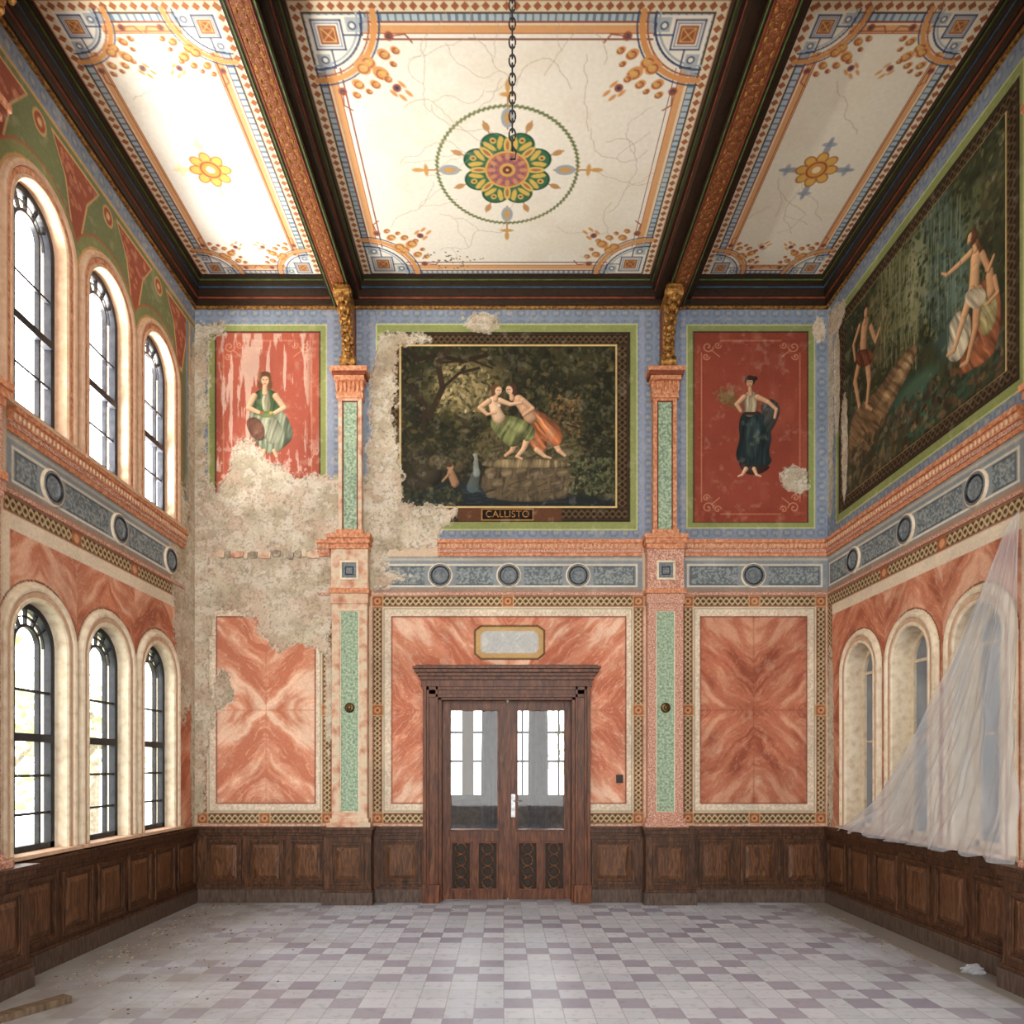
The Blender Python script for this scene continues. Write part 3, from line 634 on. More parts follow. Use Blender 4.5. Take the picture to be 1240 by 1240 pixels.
def R_(x,y):
    r=392.0/(x-610); return (870*r,926-(926-y)*r)
mr=Canvas(dens(560,826,.6),dens(416,620,.6)); mr.lu=-1
n=fbm(mr.u/14,mr.v/22,18,5)[...,None]; mr.c[:]=np.array((24,30,20.))*(1-n)+np.array((84,86,54.))*n
def el(x,y,rx,ry,col,rot=0,a=.7,soft=8):
    u,v=R_(x,y); r=392.0/(x-610); mr.ell(u,v,rx*r*1.5,ry*r,col,rot,a,soft)
el(1085,350,34,64,(124,124,84)); el(1130,300,28,74,(88,110,94)); el(1110,340,18,60,(150,152,112),0,.7,10); el(1150,360,24,74,(72,98,90)); el(1185,250,30,34,(104,110,74)); el(1060,400,24,50,(114,102,66)); el(1165,330,14,60,(96,120,106),0,.6); el(1200,250,14,60,(60,50,34),0,.6)
leaves(mr,1300,(560,416,826,540),[(48,58,32),(84,88,48),(32,40,24),(108,108,64),(56,74,54)],1.5,4.6,11)
for i in range(90):
    x=random.uniform(1116,1165); y=random.uniform(230,380); p=R_(x,y); mr.line([p,(p[0]+random.uniform(-2,2),p[1]+random.uniform(15,40))],1.6,(130,148,130),.38)
for i in range(160):
    x=random.uniform(1066,1112); y=random.uniform(290,430); p=R_(x,y); mr.line([p,(p[0]+random.uniform(-3,3),p[1]+random.uniform(10,26))],1.6,(158,154,110),.4)
el(1090,500,54,34,(40,74,60),0,.8); el(1130,500,44,22,(60,104,80),0,.6); el(1180,455,34,18,(48,84,66),0,.6); el(1110,470,30,14,(96,122,92),0,.5)
mr.fold([R_(1026,570),R_(1030,500),R_(1058,478),R_(1080,448),R_(1106,414),R_(1114,424),R_(1092,470),R_(1072,505),R_(1055,550)],(122,94,62),1,.8); mr.fold([R_(1060,495),R_(1085,452),R_(1108,420),R_(1102,446),R_(1075,488)],(166,134,92),.8,.8)
leaves(mr,400,(700,570,826,620),[(88,72,48),(58,52,34),(114,92,62)],1.5,6,12); leaves(mr,300,(560,575,700,620),[(92,62,40),(58,46,30),(112,82,52),(38,56,38)],1.5,6,13)
def lb(p,r0,q,r1,col): 
    a=392.0/(p[0]-610); mr.limb(R_(*p),r0*a,R_(*q),r1*a,col)
S1=(200,148,102); S2=(220,168,118)
lb((1048,394),9,(1046,412),8,S1); lb((1046,412),8,(1046,430),7.5,S1); lb((1042,434),6.5,(1036,462),5,S1); lb((1036,462),4.5,(1041,492),3.2,S1); lb((1051,434),6.5,(1053,462),5,S1); lb((1053,462),4.5,(1050,492),3.2,S1); lb((1050,492),2.6,(1056,496),2,S1)
mr.fold([R_(1038,424),R_(1056,422),R_(1058,438),R_(1046,446),R_(1036,440)],(120,62,42),.95,.4)
lb((1055,396),4,(1061,413),3.4,S1); lb((1061,413),3.2,(1066,398),2.6,S1); lb((1041,396),4,(1034,418),3.4,S1); lb((1034,418),3,(1036,436),2.4,S1); lb((1048,383),3,(1048,390),3.6,S1)
lb((1048,374),6.4,(1048,378),6.4,(60,40,26)); lb((1049,377),4.4,(1049,381),4.2,S1)
mr.fold([R_(1186,340),R_(1206,334),R_(1213,360),R_(1212,400),R_(1204,432),R_(1180,446),R_(1160,458),R_(1166,424),R_(1178,384)],(146,84,52),1,.5)
mr.fold([R_(1194,346),R_(1208,350),R_(1208,392),R_(1190,412),R_(1184,384)],(156,150,98),.9,.5)
lb((1199,332),7,(1201,352),7.5,S1); lb((1198,318),5.4,(1198,322),5.4,(84,50,30)); lb((1196,321),3.8,(1196,325),3.8,S2); lb((1205,336),3.6,(1209,354),3,S1); lb((1209,354),3,(1196,368),2.4,S1)
mr.fold([R_(1150,388),R_(1166,372),R_(1178,384),R_(1176,412),R_(1162,440),R_(1146,436),R_(1150,410)],(196,184,156),.95,.4)
lb((1183,310),11,(1181,328),9,S2); lb((1181,328),9,(1180,350),10.5,S2); lb((1176,356),9,(1166,390),6.5,S2); lb((1166,390),6,(1156,424),4,S2); lb((1156,424),3.4,(1148,430),2.4,S2); lb((1185,356),9.5,(1182,396),6.5,S1); lb((1182,396),6,(1172,438),4,S1); lb((1172,438),3.4,(1164,443),2.4,S1)
mr.fold([R_(1168,352),R_(1192,346),R_(1196,362),R_(1184,376),R_(1170,370)],(200,186,156),.95,.6)
lb((1176,306),4.8,(1162,320),4,S2); lb((1162,320),3.8,(1147,333),2.6,S2); lb((1147,333),2.2,(1141,331),1.4,S2); lb((1190,308),4.8,(1198,326),4,S1); lb((1198,326),3.6,(1204,310),2.6,S1)
lb((1180,294),3.4,(1182,302),4.4,S2); lb((1178,284),7,(1180,288),7.4,(104,64,38)); lb((1184,292),3.4,(1188,302),3,(104,64,38)); lb((1175,287),4.8,(1175,291),4.6,S2)
p=R_(1172,289); mr.ell(p[0],p[1],.8,.6,(70,40,26)); p=R_(1177,289); mr.ell(p[0],p[1],.8,.6,(70,40,26)); p=R_(1174,294); mr.ell(p[0],p[1],1.2,.6,(160,80,60))
wear(mr,45,.08); f=blobs(mr.u,mr.v,DR)+.5*(fbm(mr.u/20,mr.v/20,151,4)-.5)+.36*(fbm(mr.u/5,mr.v/5,154,4)-.5); apply_dmg(mr,f,.25,.2)
grid_obj('mythological_mural_painting',mr,FR,M['fresco'],lambda u,v:(u<561)|(u>825)|(v<417)|(v>619),.5,True)

# ================================================================= CEILING
cc=Canvas(dens(233,1005,.85),np.concatenate([[-250,0,250,480],dens(540,874,.85)]))
cc.c[:]=(240,232,214)
def cpanel(cv,u0,u1,v0,v1,k,seed,cream):
    cv.rect(u0-8,v0-8,u1+8,v1+8,(60,36,24))
    cv.rect(u0,v0,u1,v1,(190,122,78)); cv.rect(u0+1,v0+1,u1-1,v1-1,(234,218,184))
    sl=cv.w(u0,v0,u1,v1); u=cv.u[sl]; v=cv.v[sl]; d=np.minimum(np.minimum(u-u0,u1-u),np.minimum(v-v0,v1-v)); inn=d>0
    hz=np.minimum(u-u0,u1-u)>np.minimum(v-v0,v1-v); s_=np.where(hz,u,v)
    cv.bl(sl,((np.abs(d-5)+np.abs((s_%8)-4)<3.4)&inn)*1.0,(176,100,62)); cv.bl(sl,((d>9)&(d<11)&inn)*1.0,(104,76,56))
    cv.bl(sl,((d>11)&(d<16)&inn)*1.0,(180,200,206)); cv.bl(sl,((d>11)&(d<16)&(np.abs((s_%6)-3)<1)&inn)*.7,(84,112,146)); cv.bl(sl,((d>16)&(d<17.2)&inn)*1.0,(166,84,58))
    cv.bl(sl,((d>19)&(d<25)&inn)*1.0,(230,166,106)); cv.bl(sl,((d>25)&(d<26)&inn)*.9,(182,100,64))
    cv.bl(sl,((d>26)&inn)*1.0,np.asarray(cream,float)*np.ones(u.shape+(3,)))
    cv.bl(sl,((d>31*k+4)&(d<32.2*k+4.4)&inn)*.85,(140,74,58))
    BL=(58,72,112); OR=(224,154,86); RD=(166,88,60); YE=(222,182,98); PG=(166,180,188)
    for sx,a0 in ((1,u0),(-1,u1)):
        for sy,b0 in ((1,v0),(-1,v1)):
            def P(x,y): return (a0+sx*x*k,b0+sy*y*k)
            def rc(x0,y0,x1,y1,col,a=1.0):
                p=P(x0,y0); q=P(x1,y1); cv.rect(min(p[0],q[0]),min(p[1],q[1]),max(p[0],q[0]),max(p[1],q[1]),col,a)
            def fr(x0,y0,x1,y1,w,col):
                p=P(x0,y0); q=P(x1,y1); cv.frame(min(p[0],q[0]),min(p[1],q[1]),max(p[0],q[0]),max(p[1],q[1]),w,col)
            rc(14,14,66,66,cream); rc(52,16,74,30,PG,.8); rc(16,52,30,74,PG,.8)
            for rr,w,col in ((80,6,OR),(75,1.6,RD),(85,1.6,BL),(68,2,BL),(64,2,PG)):
                pts=[P(14+(rr-14)*math.cos(t),14+(rr-14)*math.sin(t)) for t in np.linspace(-.05,math.pi/2+.05,18)]; cv.line(pts,w*k,col)
            fr(18,18,48,48,1.3,BL); fr(21,21,45,45,1.3,(150,160,176)); rc(24,24,42,42,RD); fr(26,26,40,40,.8,YE)
            cv.line([P(27,27),P(39,39)],.8,YE); cv.line([P(39,27),P(27,39)],.8,YE); cv.line([P(48,33),P(66,33),P(66,22)],1.2,BL); cv.line([P(33,48),P(33,66),P(22,66)],1.2,BL)
            for (x,y) in ((58,24),(24,58)): p=P(x,y); cv.ell(p[0],p[1],4*k,4*k,BL); cv.ell(p[0],p[1],2.6*k,2.6*k,cream)
            for (x,y,r) in ((66,60,9),(60,66,9),(84,52,7),(52,84,7),(78,72,9),(96,48,5),(48,96,5),(70,84,6),(84,78,5),(92,62,4),(62,92,4)):
                p=P(x,y); cv.ell(p[0],p[1],r*k,r*k*.75,OR,.6*sx*sy); cv.scroll(p[0],p[1],r*k*.75,sx,sy,RD,1.0); cv.ell(p[0]+sx*1.4,p[1],r*k*.4,r*k*.3,YE,.6,.9)
            for (x,y) in ((92,34),(34,92),(92,88)): p=P(x,y); cv.ell(p[0],p[1],4.6*k,4.6*k,RD); cv.ell(p[0],p[1],2.2*k,2.2*k,BL)
            for (x,y) in ((98,84),(88,94),(104,94),(97,99)): p=P(x,y); cv.ell(p[0],p[1],5*k,2*k,OR,.8*sx*sy)
            cv.line([P(92,34),P(108,32),P(114,40)],1.6*k,RD); cv.line([P(34,92),P(32,108),P(40,114)],1.6*k,RD)
CRM=(243,237,222)
cpanel(cc,442,785,550,868,.82,1,CRM); cpanel(cc,249,394,550,868,.62,2,(246,240,226)); cpanel(cc,845,992,550,868,.62,3,(236,228,206))
c0=(613.5,708)
OG=(214,160,88); GR=(56,112,78)
cc.ring(c0[0],c0[1],69,1.6,(120,128,82)); 
for i in range(90):
    t=i*2*math.pi/90; cc.ell(c0[0]+69*math.cos(t),c0[1]+69*math.sin(t),2.6,1.3,(114,124,76),t+.8)
for i in range(4):
    t=i*math.pi/2; dx,dy=math.cos(t),math.sin(t)
    cc.line([(c0[0]+dx*46,c0[1]+dy*46),(c0[0]+dx*92,c0[1]+dy*92)],1.8,(196,144,84)); cc.ell(c0[0]+dx*88,c0[1]+dy*88,6,2.4,OG,t); cc.ell(c0[0]+dx*80,c0[1]+dy*80,2.2,7,OG,t); cc.ell(c0[0]+dx*57,c0[1]+dy*57,10,6,(160,172,180),t); cc.ell(c0[0]+dx*57,c0[1]+dy*57,6,3,OG,t)
for i in range(8):
    t=i*math.pi/4+math.pi/8; dx,dy=math.cos(t),math.sin(t)
    cc.line([(c0[0]+dx*40,c0[1]+dy*40),(c0[0]+dx*58,c0[1]+dy*58)],1.4,(190,134,88)); cc.ell(c0[0]+dx*52,c0[1]+dy*52,5,3,(198,146,92),t)
for i in range(8):
    t=i*math.pi/4+math.pi/8; dx,dy=math.cos(t),math.sin(t); a=(c0[0]+dx*31,c0[1]+dy*31)
    cc.ell(a[0],a[1],14,13,(40,78,58)); cc.ell(a[0],a[1],12,11.5,GR); 
    for s_ in (-1,1):
        cc.ell(a[0]-dy*5*s_,a[1]+dx*5*s_,7,2.6,(218,182,84),t+.5*s_); cc.ell(a[0]-dy*8*s_+dx*4,a[1]+dx*8*s_+dy*4,3,2,(218,182,84),t)
    cc.ell(a[0]+dx*5,a[1]+dy*5,3.4,3,(222,188,92),t); cc.ell(a[0]+dx*5,a[1]+dy*5,1.6,1.4,(140,66,56))
for i in range(8):
    t=i*math.pi/4; dx,dy=math.cos(t),math.sin(t); cc.ell(c0[0]+dx*28,c0[1]+dy*28,9,3.6,(226,190,96),t); cc.ell(c0[0]+dx*28,c0[1]+dy*28,5,1.6,(180,110,70),t)
cc.ell(c0[0],c0[1],22,22,(186,104,82)); cc.ring(c0[0],c0[1],21,2,(218,174,90)); cc.ring(c0[0],c0[1],16,2.4,(140,92,108))
for i in range(12):
    t=i*math.pi/6; cc.ell(c0[0]+16*math.cos(t),c0[1]+16*math.sin(t),4,2.4,(206,142,106),t); cc.ell(c0[0]+11*math.cos(t+.26),c0[1]+11*math.sin(t+.26),3,1.6,(150,100,120),t+.26)
cc.ell(c0[0],c0[1],8,8,(216,166,90)); cc.ell(c0[0],c0[1],4.6,4.6,(116,60,44)); cc.ell(c0[0],c0[1],1.6,1.6,(226,186,110))
for cx,bc in ((321,(244,224,160)),(918,(196,190,190))):
    for i in range(4):
        t=i*math.pi/2; dx,dy=math.cos(t),math.sin(t); cb_=(142,150,168) if cx>500 else bc
        cc.ell(cx+dx*24,708+dy*24,9,3,cb_,t,.8); cc.ell(cx+dx*29,708+dy*29,2.6,7,cb_,t,.7); cc.ell(cx+dx*33,708+dy*33,4,2,cb_,t,.8)
    for i in range(8):
        t=i*math.pi/4; cc.ell(cx+14*math.cos(t),708+14*math.sin(t),6.6,5.6,(176,104,50),t); cc.ell(cx+14*math.cos(t),708+14*math.sin(t),5.2,4.4,(226,174,80),t)
    cc.ell(cx,708,11,11,(216,152,68)); cc.ring(cx,708,9,1.6,(166,78,52)); cc.ell(cx,708,4,4,(240,222,180))
def crack(cv,p,ang,n,w=.7,col=(186,172,150)):
    pts=[p]
    for i in range(n):
        ang+=random.uniform(-.6,.6); p=(p[0]+5*math.cos(ang),p[1]+5*math.sin(ang)); pts.append(p)
        if random.random()<.08 and n>12: crack(cv,p,ang+random.choice((-1,1)),n//2,w*.8,col)
    cv.line(pts,w,col,.6)
for i in range(16): crack(cc,(random.uniform(480,750),random.uniform(590,840)),random.uniform(0,6.28),random.randint(8,24))
for i in range(5): crack(cc,(random.uniform(270,380),random.uniform(590,840)),random.uniform(0,6.28),12); crack(cc,(random.uniform(870,970),random.uniform(590,840)),random.uniform(0,6.28),14)
for i in range(46): cc.ell(random.gauss(550,16),random.gauss(835,8),random.uniform(.5,1.2),random.uniform(.5,1.2),(100,80,60))
st_=sm(fbm(cc.u/40,cc.v/40,203,5),.55,.75)[...,None]*.12; cc.c=cc.c*(1-st_)+np.array((214,190,150.))*st_
ceiling=grid_obj('ceiling',cc,FCE,M['ceil'],None,0,False)

# ================================================================= FLOOR
me=bpy.data.meshes.new('floor'); me.from_pydata([(XL-.3,-2.7,0),(XR+.3,-2.7,0),(XR+.3,YB+.3,0),(XL-.3,YB+.3,0)],[],[(0,1,2,3)]); me.materials.append(M['floor'])
fl=bpy.data.objects.new('floor',me); scene.collection.objects.link(fl)

# ================================================================= WAINSCOT
def wains(name,frame,segs,piers,full):
    b=B(name,frame)
    for u0,u1 in full:
        b.box(u0,u1,1008,1092,0,3,'wood'); b.box(u0,u1,1003,1008,0,7,'wood'); b.box(u0,u1,1000.5,1003,0,9,'wood'); b.box(u0,u1,1008,1011,0,5,'wood')
        b.box(u0,u1,1076,1092,0,6,'baset'); b.box(u0,u1,1073.5,1076,0,5,'wood')
    for u0,u1 in segs: b.panel(u0,u1,1016,1070,3,'wood','woodp')
    for c,h in piers:
        b.box(c-h,c+h,1008,1092,0,20,'wood'); b.box(c-h-2,c+h+2,1003,1008,0,24,'wood'); b.box(c-h-4,c+h+4,1000,1003,0,26,'wood'); b.box(c-h-1,c+h+1,1008,1011,0,22,'wood')
        b.box(c-h-2,c+h+2,1077,1092,0,23,'baset'); b.box(c-h-1,c+h+1,1074,1077,0,21.5,'wood'); b.panel(c-h+8,c+h-8,1018,1068,20,'wood','woodp')
    return b.build(.003)
wains('trim_wainscot_back',FB,[(250,294),(301,345),(352,394),(462,510),(716,768),(845,888),(895,940),(947,992)],[(425,28),(807,29)],[(236,513),(714,1002)])
sp=[(548+i*53.5,594+i*53.5) for i in range(6)]
wains('trim_wainscot_left',FL,sp,[(506,30)],[(-250,870)])
wains('trim_wainscot_right',FR,sp,[(506,30)],[(-250,870)])
# ================================================================= CORNICES
def moul(name,frame,u0,u1,steps):
    b=B(name,frame)
    for v0,v1,n1,k in steps: b.box(u0,u1,v0,v1,0,n1,k)
    return b
CS=[(372,375,3,'gold'),(365,372,5,'dark'),(363,365,6,'red'),(354,363,7.5,'dark'),(352,354,8.5,'teal'),(346,352,9.5,'dark'),(344.6,346,10.5,'green'),(339.9,344.6,12,'dark')]
moul('trim_cornice_back',FB,236,1002,CS).build(.002); moul('trim_cornice_left',FL,-250,870,CS).build(.002); moul('trim_cornice_right',FR,-250,870,CS).build(.002)
SS=[(655,659,7,'orange'),(659,666,5,'orange'),(666,670,3.5,'granite'),(670,674,2,'orange'),(718,721,2,'granite')]
def string(name,frame,segs,circ,dent=True):
    b=B(name,frame)
    for u0,u1 in segs:
        for v0,v1,n1,k in SS: b.box(u0,u1,v0,v1,0,n1,k)
        x=u0+3
        while x<u1-3:
            b.ball(x,662.5,5,1.7,2.6,1.4,'peach',6,4); x+=5.2
    for c in circ:
        b.lathe(c,697,[(14.5,0),(14.5,1.5),(13,2.4),(11.5,2.2),(11,1.4),(9.5,1.2),(9,2),(7.5,2.4),(6.5,1.6),(6,1.2),(3,1.2),(2,2),(0,2.2)],'bluem')
        b.lathe(c,697,[(15.2,0),(15,1.4),(14.3,1.9),(13.4,2.1)],'cream')
        b.lathe(c,697,[(11.6,2.1),(11.2,2.7),(10.4,2.6),(9.8,1.2)],'iron')
    return b.build()
string('trim_stringcourse_back',FB,[(530,777),(829,1002),(385,400)],[533,616,700,912])
string('trim_stringcourse_left',FL,[(540,838)],[594.8,698.3,805.4]); string('trim_stringcourse_right',FR,[(540,868)],[595.7,700,804.5])
b=B('trim_broken_stringcourse',FB)
rs=random.Random(11); x=252
while x<386:
    w_=rs.uniform(5,16); q0=rs.uniform(-1.5,1.5)
    if rs.random()<.8: b.prism_n([(x,669+q0),(x+w_*.4,667+q0+rs.uniform(-1,1)),(x+w_,668+q0),(x+w_-.6,675+q0+rs.uniform(-1,2)),(x+w_*.5,676+q0),(x+.5,674+q0)],-.5,rs.uniform(1,3),rs.choice(['granw','rubble','rubble']))
    x+=w_+.4
b.build(.002)

# ================================================================= PILASTERS
def pilaster(name,frame,cx,worn=False):
    g='granw' if worn else 'granite'; o='granw' if worn else 'orange'
    b=B(name,frame)
    b.box(cx-21,cx+21,733,992,0,11,g); b.frame(cx-21,cx+21,733,992,9.5,11,13.5,g); b.box(cx-11,cx+11,743,982,11,11.8,'gmarb'); b.frame(cx-11.5,cx+11.5,742,983,1.2,11,12.6,'cream')
    b.box(cx-23,cx+23,990,995,0,16,g); b.box(cx-26,cx+26,995,1001,0,20,g)
    b.box(cx-22,cx+22,668,724,0,14,g); b.box(cx-26,cx+26,652,657,0,20,'orange'); b.box(cx-24.5,cx+24.5,657,663,0,18,'orange'); b.box(cx-23,cx+23,663,669,0,16,'orange')
    b.box(cx-24,cx+24,716,722,0,17,'orange'); b.box(cx-22.5,cx+22.5,722,734,0,15,g)
    b.frame(cx-11,cx+11,683,706,2.4,14,16,'cream'); b.box(cx-8.6,cx+8.6,685.4,703.6,14,14.8,'bluem'); b.frame(cx-5,cx+5,690,700,1.2,14.8,15.6,'iron')
    b.box(cx-14,cx+14,486,653,0,9,o); b.frame(cx-14,cx+14,486,653,4.5,9,11,o); b.box(cx-8,cx+8,492,647,9,9.8,'gmarb'); b.frame(cx-9,cx+9,491,648,1,9,10.6,'red')
    b.box(cx-16,cx+16,645,653,0,13,'orange'); b.box(cx-16,cx+16,482,488,0,13,'orange'); b.box(cx-15,cx+15,468,482,0,12,'orange')
    for i in range(7): b.ball(cx-15+i*5,474,12.5,2.3,7,2.4,'orange',6,5)
    b.box(cx-18,cx+18,463,468,0,17,'orange'); b.box(cx-20,cx+20,459,463,0,19,'red'); b.box(cx-22,cx+22,454,459,0,21,'orange')
    b.lathe(cx,858,[(6,11.5),(6,13.5),(4.5,15),(2.5,15.5),(2.2,18),(0,18.5)],'metal',18)
    return b.build(.0025)
pilaster('wall_pilaster',FB,426,True); pilaster('wall_pilaster.001',FB,803); pilaster('wall_pilaster.002',FL,494); pilaster('wall_pilaster.003',FR,494)
def bracket(name,frame,cx):
    b=B(name,frame)
    prof=[(0,373),(46,373),(50,377),(50,383),(45,389),(37,390),(28,396),(20,406),(15,420),(14,432),(17,440),(17,448),(12,453.6),(0,453.6)]
    b.prism_s(prof,cx-7,cx+7,'gold')
    def disc(n,v,r,h): b.prism_s([(n+r*math.cos(t),v+r*math.sin(t)) for t in np.linspace(0,2*math.pi,17)[:-1]],cx-h,cx+h,'gold')
    disc(42,382,8,9); disc(42,382,4,10.5); disc(12,446,7,9); disc(12,446,3.4,10); disc(24,389,5,8)
    for (n,v,r) in ((47,390,5),(38,395,5),(30,402,5),(23,411,4.6),(18,421,4.2),(16,431,4),(19,441,3.6)):
        b.ball(cx,v,n,5,r,3.4,'gold',8,6); b.ball(cx-5,v+3,n-3,2.6,r*.9,3,'gold',7,5); b.ball(cx+5,v+3,n-3,2.6,r*.9,3,'gold',7,5)
    for sx in (-1,1): b.box(cx+sx*7-.6,cx+sx*7+.6,382,440,1,12,'red')
    return b.build(.002)
bracket('wall_console_bracket',FB,424); bracket('wall_console_bracket.001',FB,806); bracket('wall_console_bracket.002',FL,490); bracket('wall_console_bracket.003',FR,486)

# ================================================================= BEAMS
def beam(name,pts):
    b=B(name,lambda u,v,n:(((u-610)/100),v/100,ZC-n/100))
    for (u0,u1,n0,n1,k) in pts: b.box(u0,u1,-250,868,n0,n1,k)
    return b
for nm,c,h in (('ceiling_beam',418.5,24),('ceiling_beam.001',814,29)):
    b=beam(nm,[(c-h,c+h,0,7,'dark'),(c-h+2,c+h-2,7,8.4,'green'),(c-h+3,c+h-3,8.4,16,'dark'),(c-h+6,c+h-6,16,17.6,'red'),(c-h+7,c+h-7,17.6,25,'dark'),(c-10,c+10,25,31,'dark'),(c-12.5,c+12.5,31,34,'dark')])
    b.box(c-7,c+7,-250,868,34,34.6,'orn')
    b.box(c-12,c-10.8,-250,868,34,34.8,'green'); b.box(c+10.8,c+12,-250,868,34,34.8,'green'); b.box(c-8.8,c-7.4,-250,868,34,35,'red'); b.box(c+7.4,c+8.8,-250,868,34,35,'red')
    y=300
    while y<862:
        b.ball(c,y,34.6,4,4.6,.9,'orn',8,4); b.ball(c-4.6,y+5,34.6,1.6,3,.7,'gold',6,4); b.ball(c+4.6,y+5,34.6,1.6,3,.7,'gold',6,4); y+=11
    b.build(.002)
b=B('ceiling_crossbeam',FCE)
for u0,u1,n0,n1,k in ((440,548,0,3,'orn'),(445,542,3,8,'dark'),(448,539,8,10,'green'),(450,531,10,20,'dark'),(455,522,20,28,'dark'),(460,514,28,35,'orn')): b.box(236,1002,u0,u1,n0,n1,k)
b.build(.002)

# ================================================================= WINDOWS
def archivolt(b,cu,vb,vs,r,k1='cream',k2='peach',depth=-24):
    b.arch(cu,vb,vs,r,[(0,depth),(0,1.5),(1.2,2.8),(3.2,2.8),(4,1.6),(8,1.6),(8.8,3.6),(11,4.2),(13,3.4),(14,0),(14,-.5)],k1,False)
    b.arch(cu,vb,vs,r,[(4.2,1.7),(4.2,2.2),(7.8,2.2),(7.8,1.7)],k2,True)
def window(name,frame,cu,vb,vs,r,trans,bars,glass='glass',dp=-12,fm='iron',k1='cream',k2='peach',full=True):
    e=bpy.data.objects.new(name,None); scene.collection.objects.link(e); e.empty_display_size=.2
    a=B('archivolt_surround',frame); archivolt(a,cu,vb,vs,r,k1,k2); a.box(cu-r-14,cu+r+14,vb-1,vb+2,-24,8,'peach'); a.build(0,e)
    f=B('glazing_frame',frame)
    f.arch(cu,vb,vs,r-5,[(0,dp-3),(0,dp+3),(5.2,dp+3),(5.2,dp-3)],fm); f.box(cu-r,cu+r,vb-6,vb,dp-3,dp+3,fm)
    if full:
        f.arch(cu,vb,vs,r*.46,[(-1,dp-2),(-1,dp+2),(1.3,dp+2),(1.3,dp-2)],fm)
        f.arch(cu,vs,vs,r*.68,[(-.5,dp-1),(-.5,dp+1),(.7,dp+1),(.7,dp-1)],fm)
        for ang in (35,62,90,118,145):
            t=math.radians(ang); c,s_=math.cos(t),math.sin(t); r0=r*.46; r1=r-3; w=.9
            f.prism_n([(cu+c*r0-s_*w,vs-s_*r0-c*w),(cu+c*r1-s_*w,vs-s_*r1-c*w),(cu+c*r1+s_*w,vs-s_*r1+c*w),(cu+c*r0+s_*w,vs-s_*r0+c*w)],dp-1.4,dp+1.4,fm)
        f.box(cu-r+2,cu+r-2,trans-3.2,trans+3.2,dp-3,dp+4,fm)
    else:
        f.box(cu-r+2,cu+r-2,vs-1.5,vs+1.5,dp-2,dp+2,fm); f.box(cu-1.5,cu+1.5,vs,vb,dp-2,dp+2,fm)
    for v in bars: f.box(cu-r+2,cu+r-2,v-1,v+1,dp-1.6,dp+1.6,fm)
    f.build(0,e)
    if glass:
        g=B('pane',frame); pts=[(cu-r+2,vb-2)]+[(cu+(r-2)*math.cos(t),vs-(r-2)*math.sin(t)) for t in np.linspace(math.pi,0,25)]+[(cu+r-2,vb-2)]
        g.add([(p[0],p[1],dp) for p in pts],[tuple(range(len(pts)))],glass); g.build(0,e)
    return e
k=1
for c in LC:
    window('window_%d'%k,FL,c,654,497.5,33.5,572,[535,608,640],k1='peach',k2='orange'); k+=1
for c in LC:
    window('window_%d'%k,FL,c,997,829.5,33.5,904,[866,935,966]); k+=1
for c in RC:
    window('window_%d'%k,FR,c,997,823,30,900,[900],'pane',-20,'cream',full=False); k+=1

# ================================================================= DOOR
b=B('door_frame_trim',FB)
door=bpy.data.objects.new('door_1',None); scene.collection.objects.link(door)
W='doorwood'
for sgn,a in ((1,513),(-1,714)):
    def bx(x0,x1,n0,n1,v0=832): 
        p=sorted((a+sgn*x0,a+sgn*x1)); b.box(p[0],p[1],v0,1092,n0,n1,W)
    bx(0,4,0,9); bx(4,7,0,7); bx(7,15,0,5.5); bx(15,18,0,7); bx(18,22,-30,4)
    p=sorted((a-sgn*1,a+sgn*20)); b.box(p[0],p[1],1070,1092,0,11,W)
b.box(513,714,832,836,0,7,W); b.box(517,710,836,841,0,5.5,W); b.box(520,707,841,845,0,7,W); b.box(531,696,843,848,-30,4,W)
b.box(511,716,824,832,0,8,W); b.box(509,718,820,824,0,11,W); b.box(507,720,816,820,0,14,W); b.box(504,723,812,816,0,18,W); b.box(502,725,809,812,0,21,W); b.box(505,722,807,809,0,16,W)
b.build(.0025,door)
def leaf(name,u0,u1):
    b=B(name,FB); n0,n1=-14,-8; m=(u0+u1)/2
    b.box(u0,u0+11,848,1091,n0,n1,W); b.box(u1-11,u1,848,1091,n0,n1,W); b.box(u0+11,u1-11,848,860,n0,n1,W); b.box(u0+11,u1-11,1005,1020,n0,n1,W); b.box(u0+11,u1-11,1079,1091,n0,n1,W)
    b.frame(u0+9.5,u1-9.5,858,1007,2.2,n1,n1+1.6,W); b.box(m-3.5,m+3.5,1020,1079,n0,n1,W); b.box(u0+11,u1-11,1020,1079,n0,n0+2,'dark')
    for x0,x1 in ((u0+11,m-3.5),(m+3.5,u1-11)):
        b.frame(x0,x1,1020,1079,2,n1-1,n1+1.4,W); c=(x0+x1)/2
        for i in range(4):
            cy=1028.5+i*14; rr=6.6
            pts=[FB(c+rr*.95*math.cos(t),cy+rr*math.sin(t),n1) for t in np.linspace(0,2*math.pi,21)[:-1]]
            b.tube(pts,.012,'cream' if i<0 else 'woodp',6,True,True)
    return b.build(.002,door)
leaf('leaf_left',534,614); leaf('leaf_right',615.5,695)
g=B('glass',FB)
for x0,x1 in ((545,603),(626.5,684)): g.add([(x0,860,-11),(x1,860,-11),(x1,1005,-11),(x0,1005,-11)],[(0,1,2,3)],'glass')
g.build(0,door)
g=B('handle',FB); g.box(612.5,617.5,850,1089,-8,-6.2,W); g.box(619,624,962,990,-8,-7,'steel'); g.tube([FB(621.5,970,-7),FB(621.5,970,-2)],.008,'steel',8,True); g.tube([FB(621.5,970,-2.5),FB(632,970.5,-2.5)],.007,'steel',8,True); g.build(0,door)

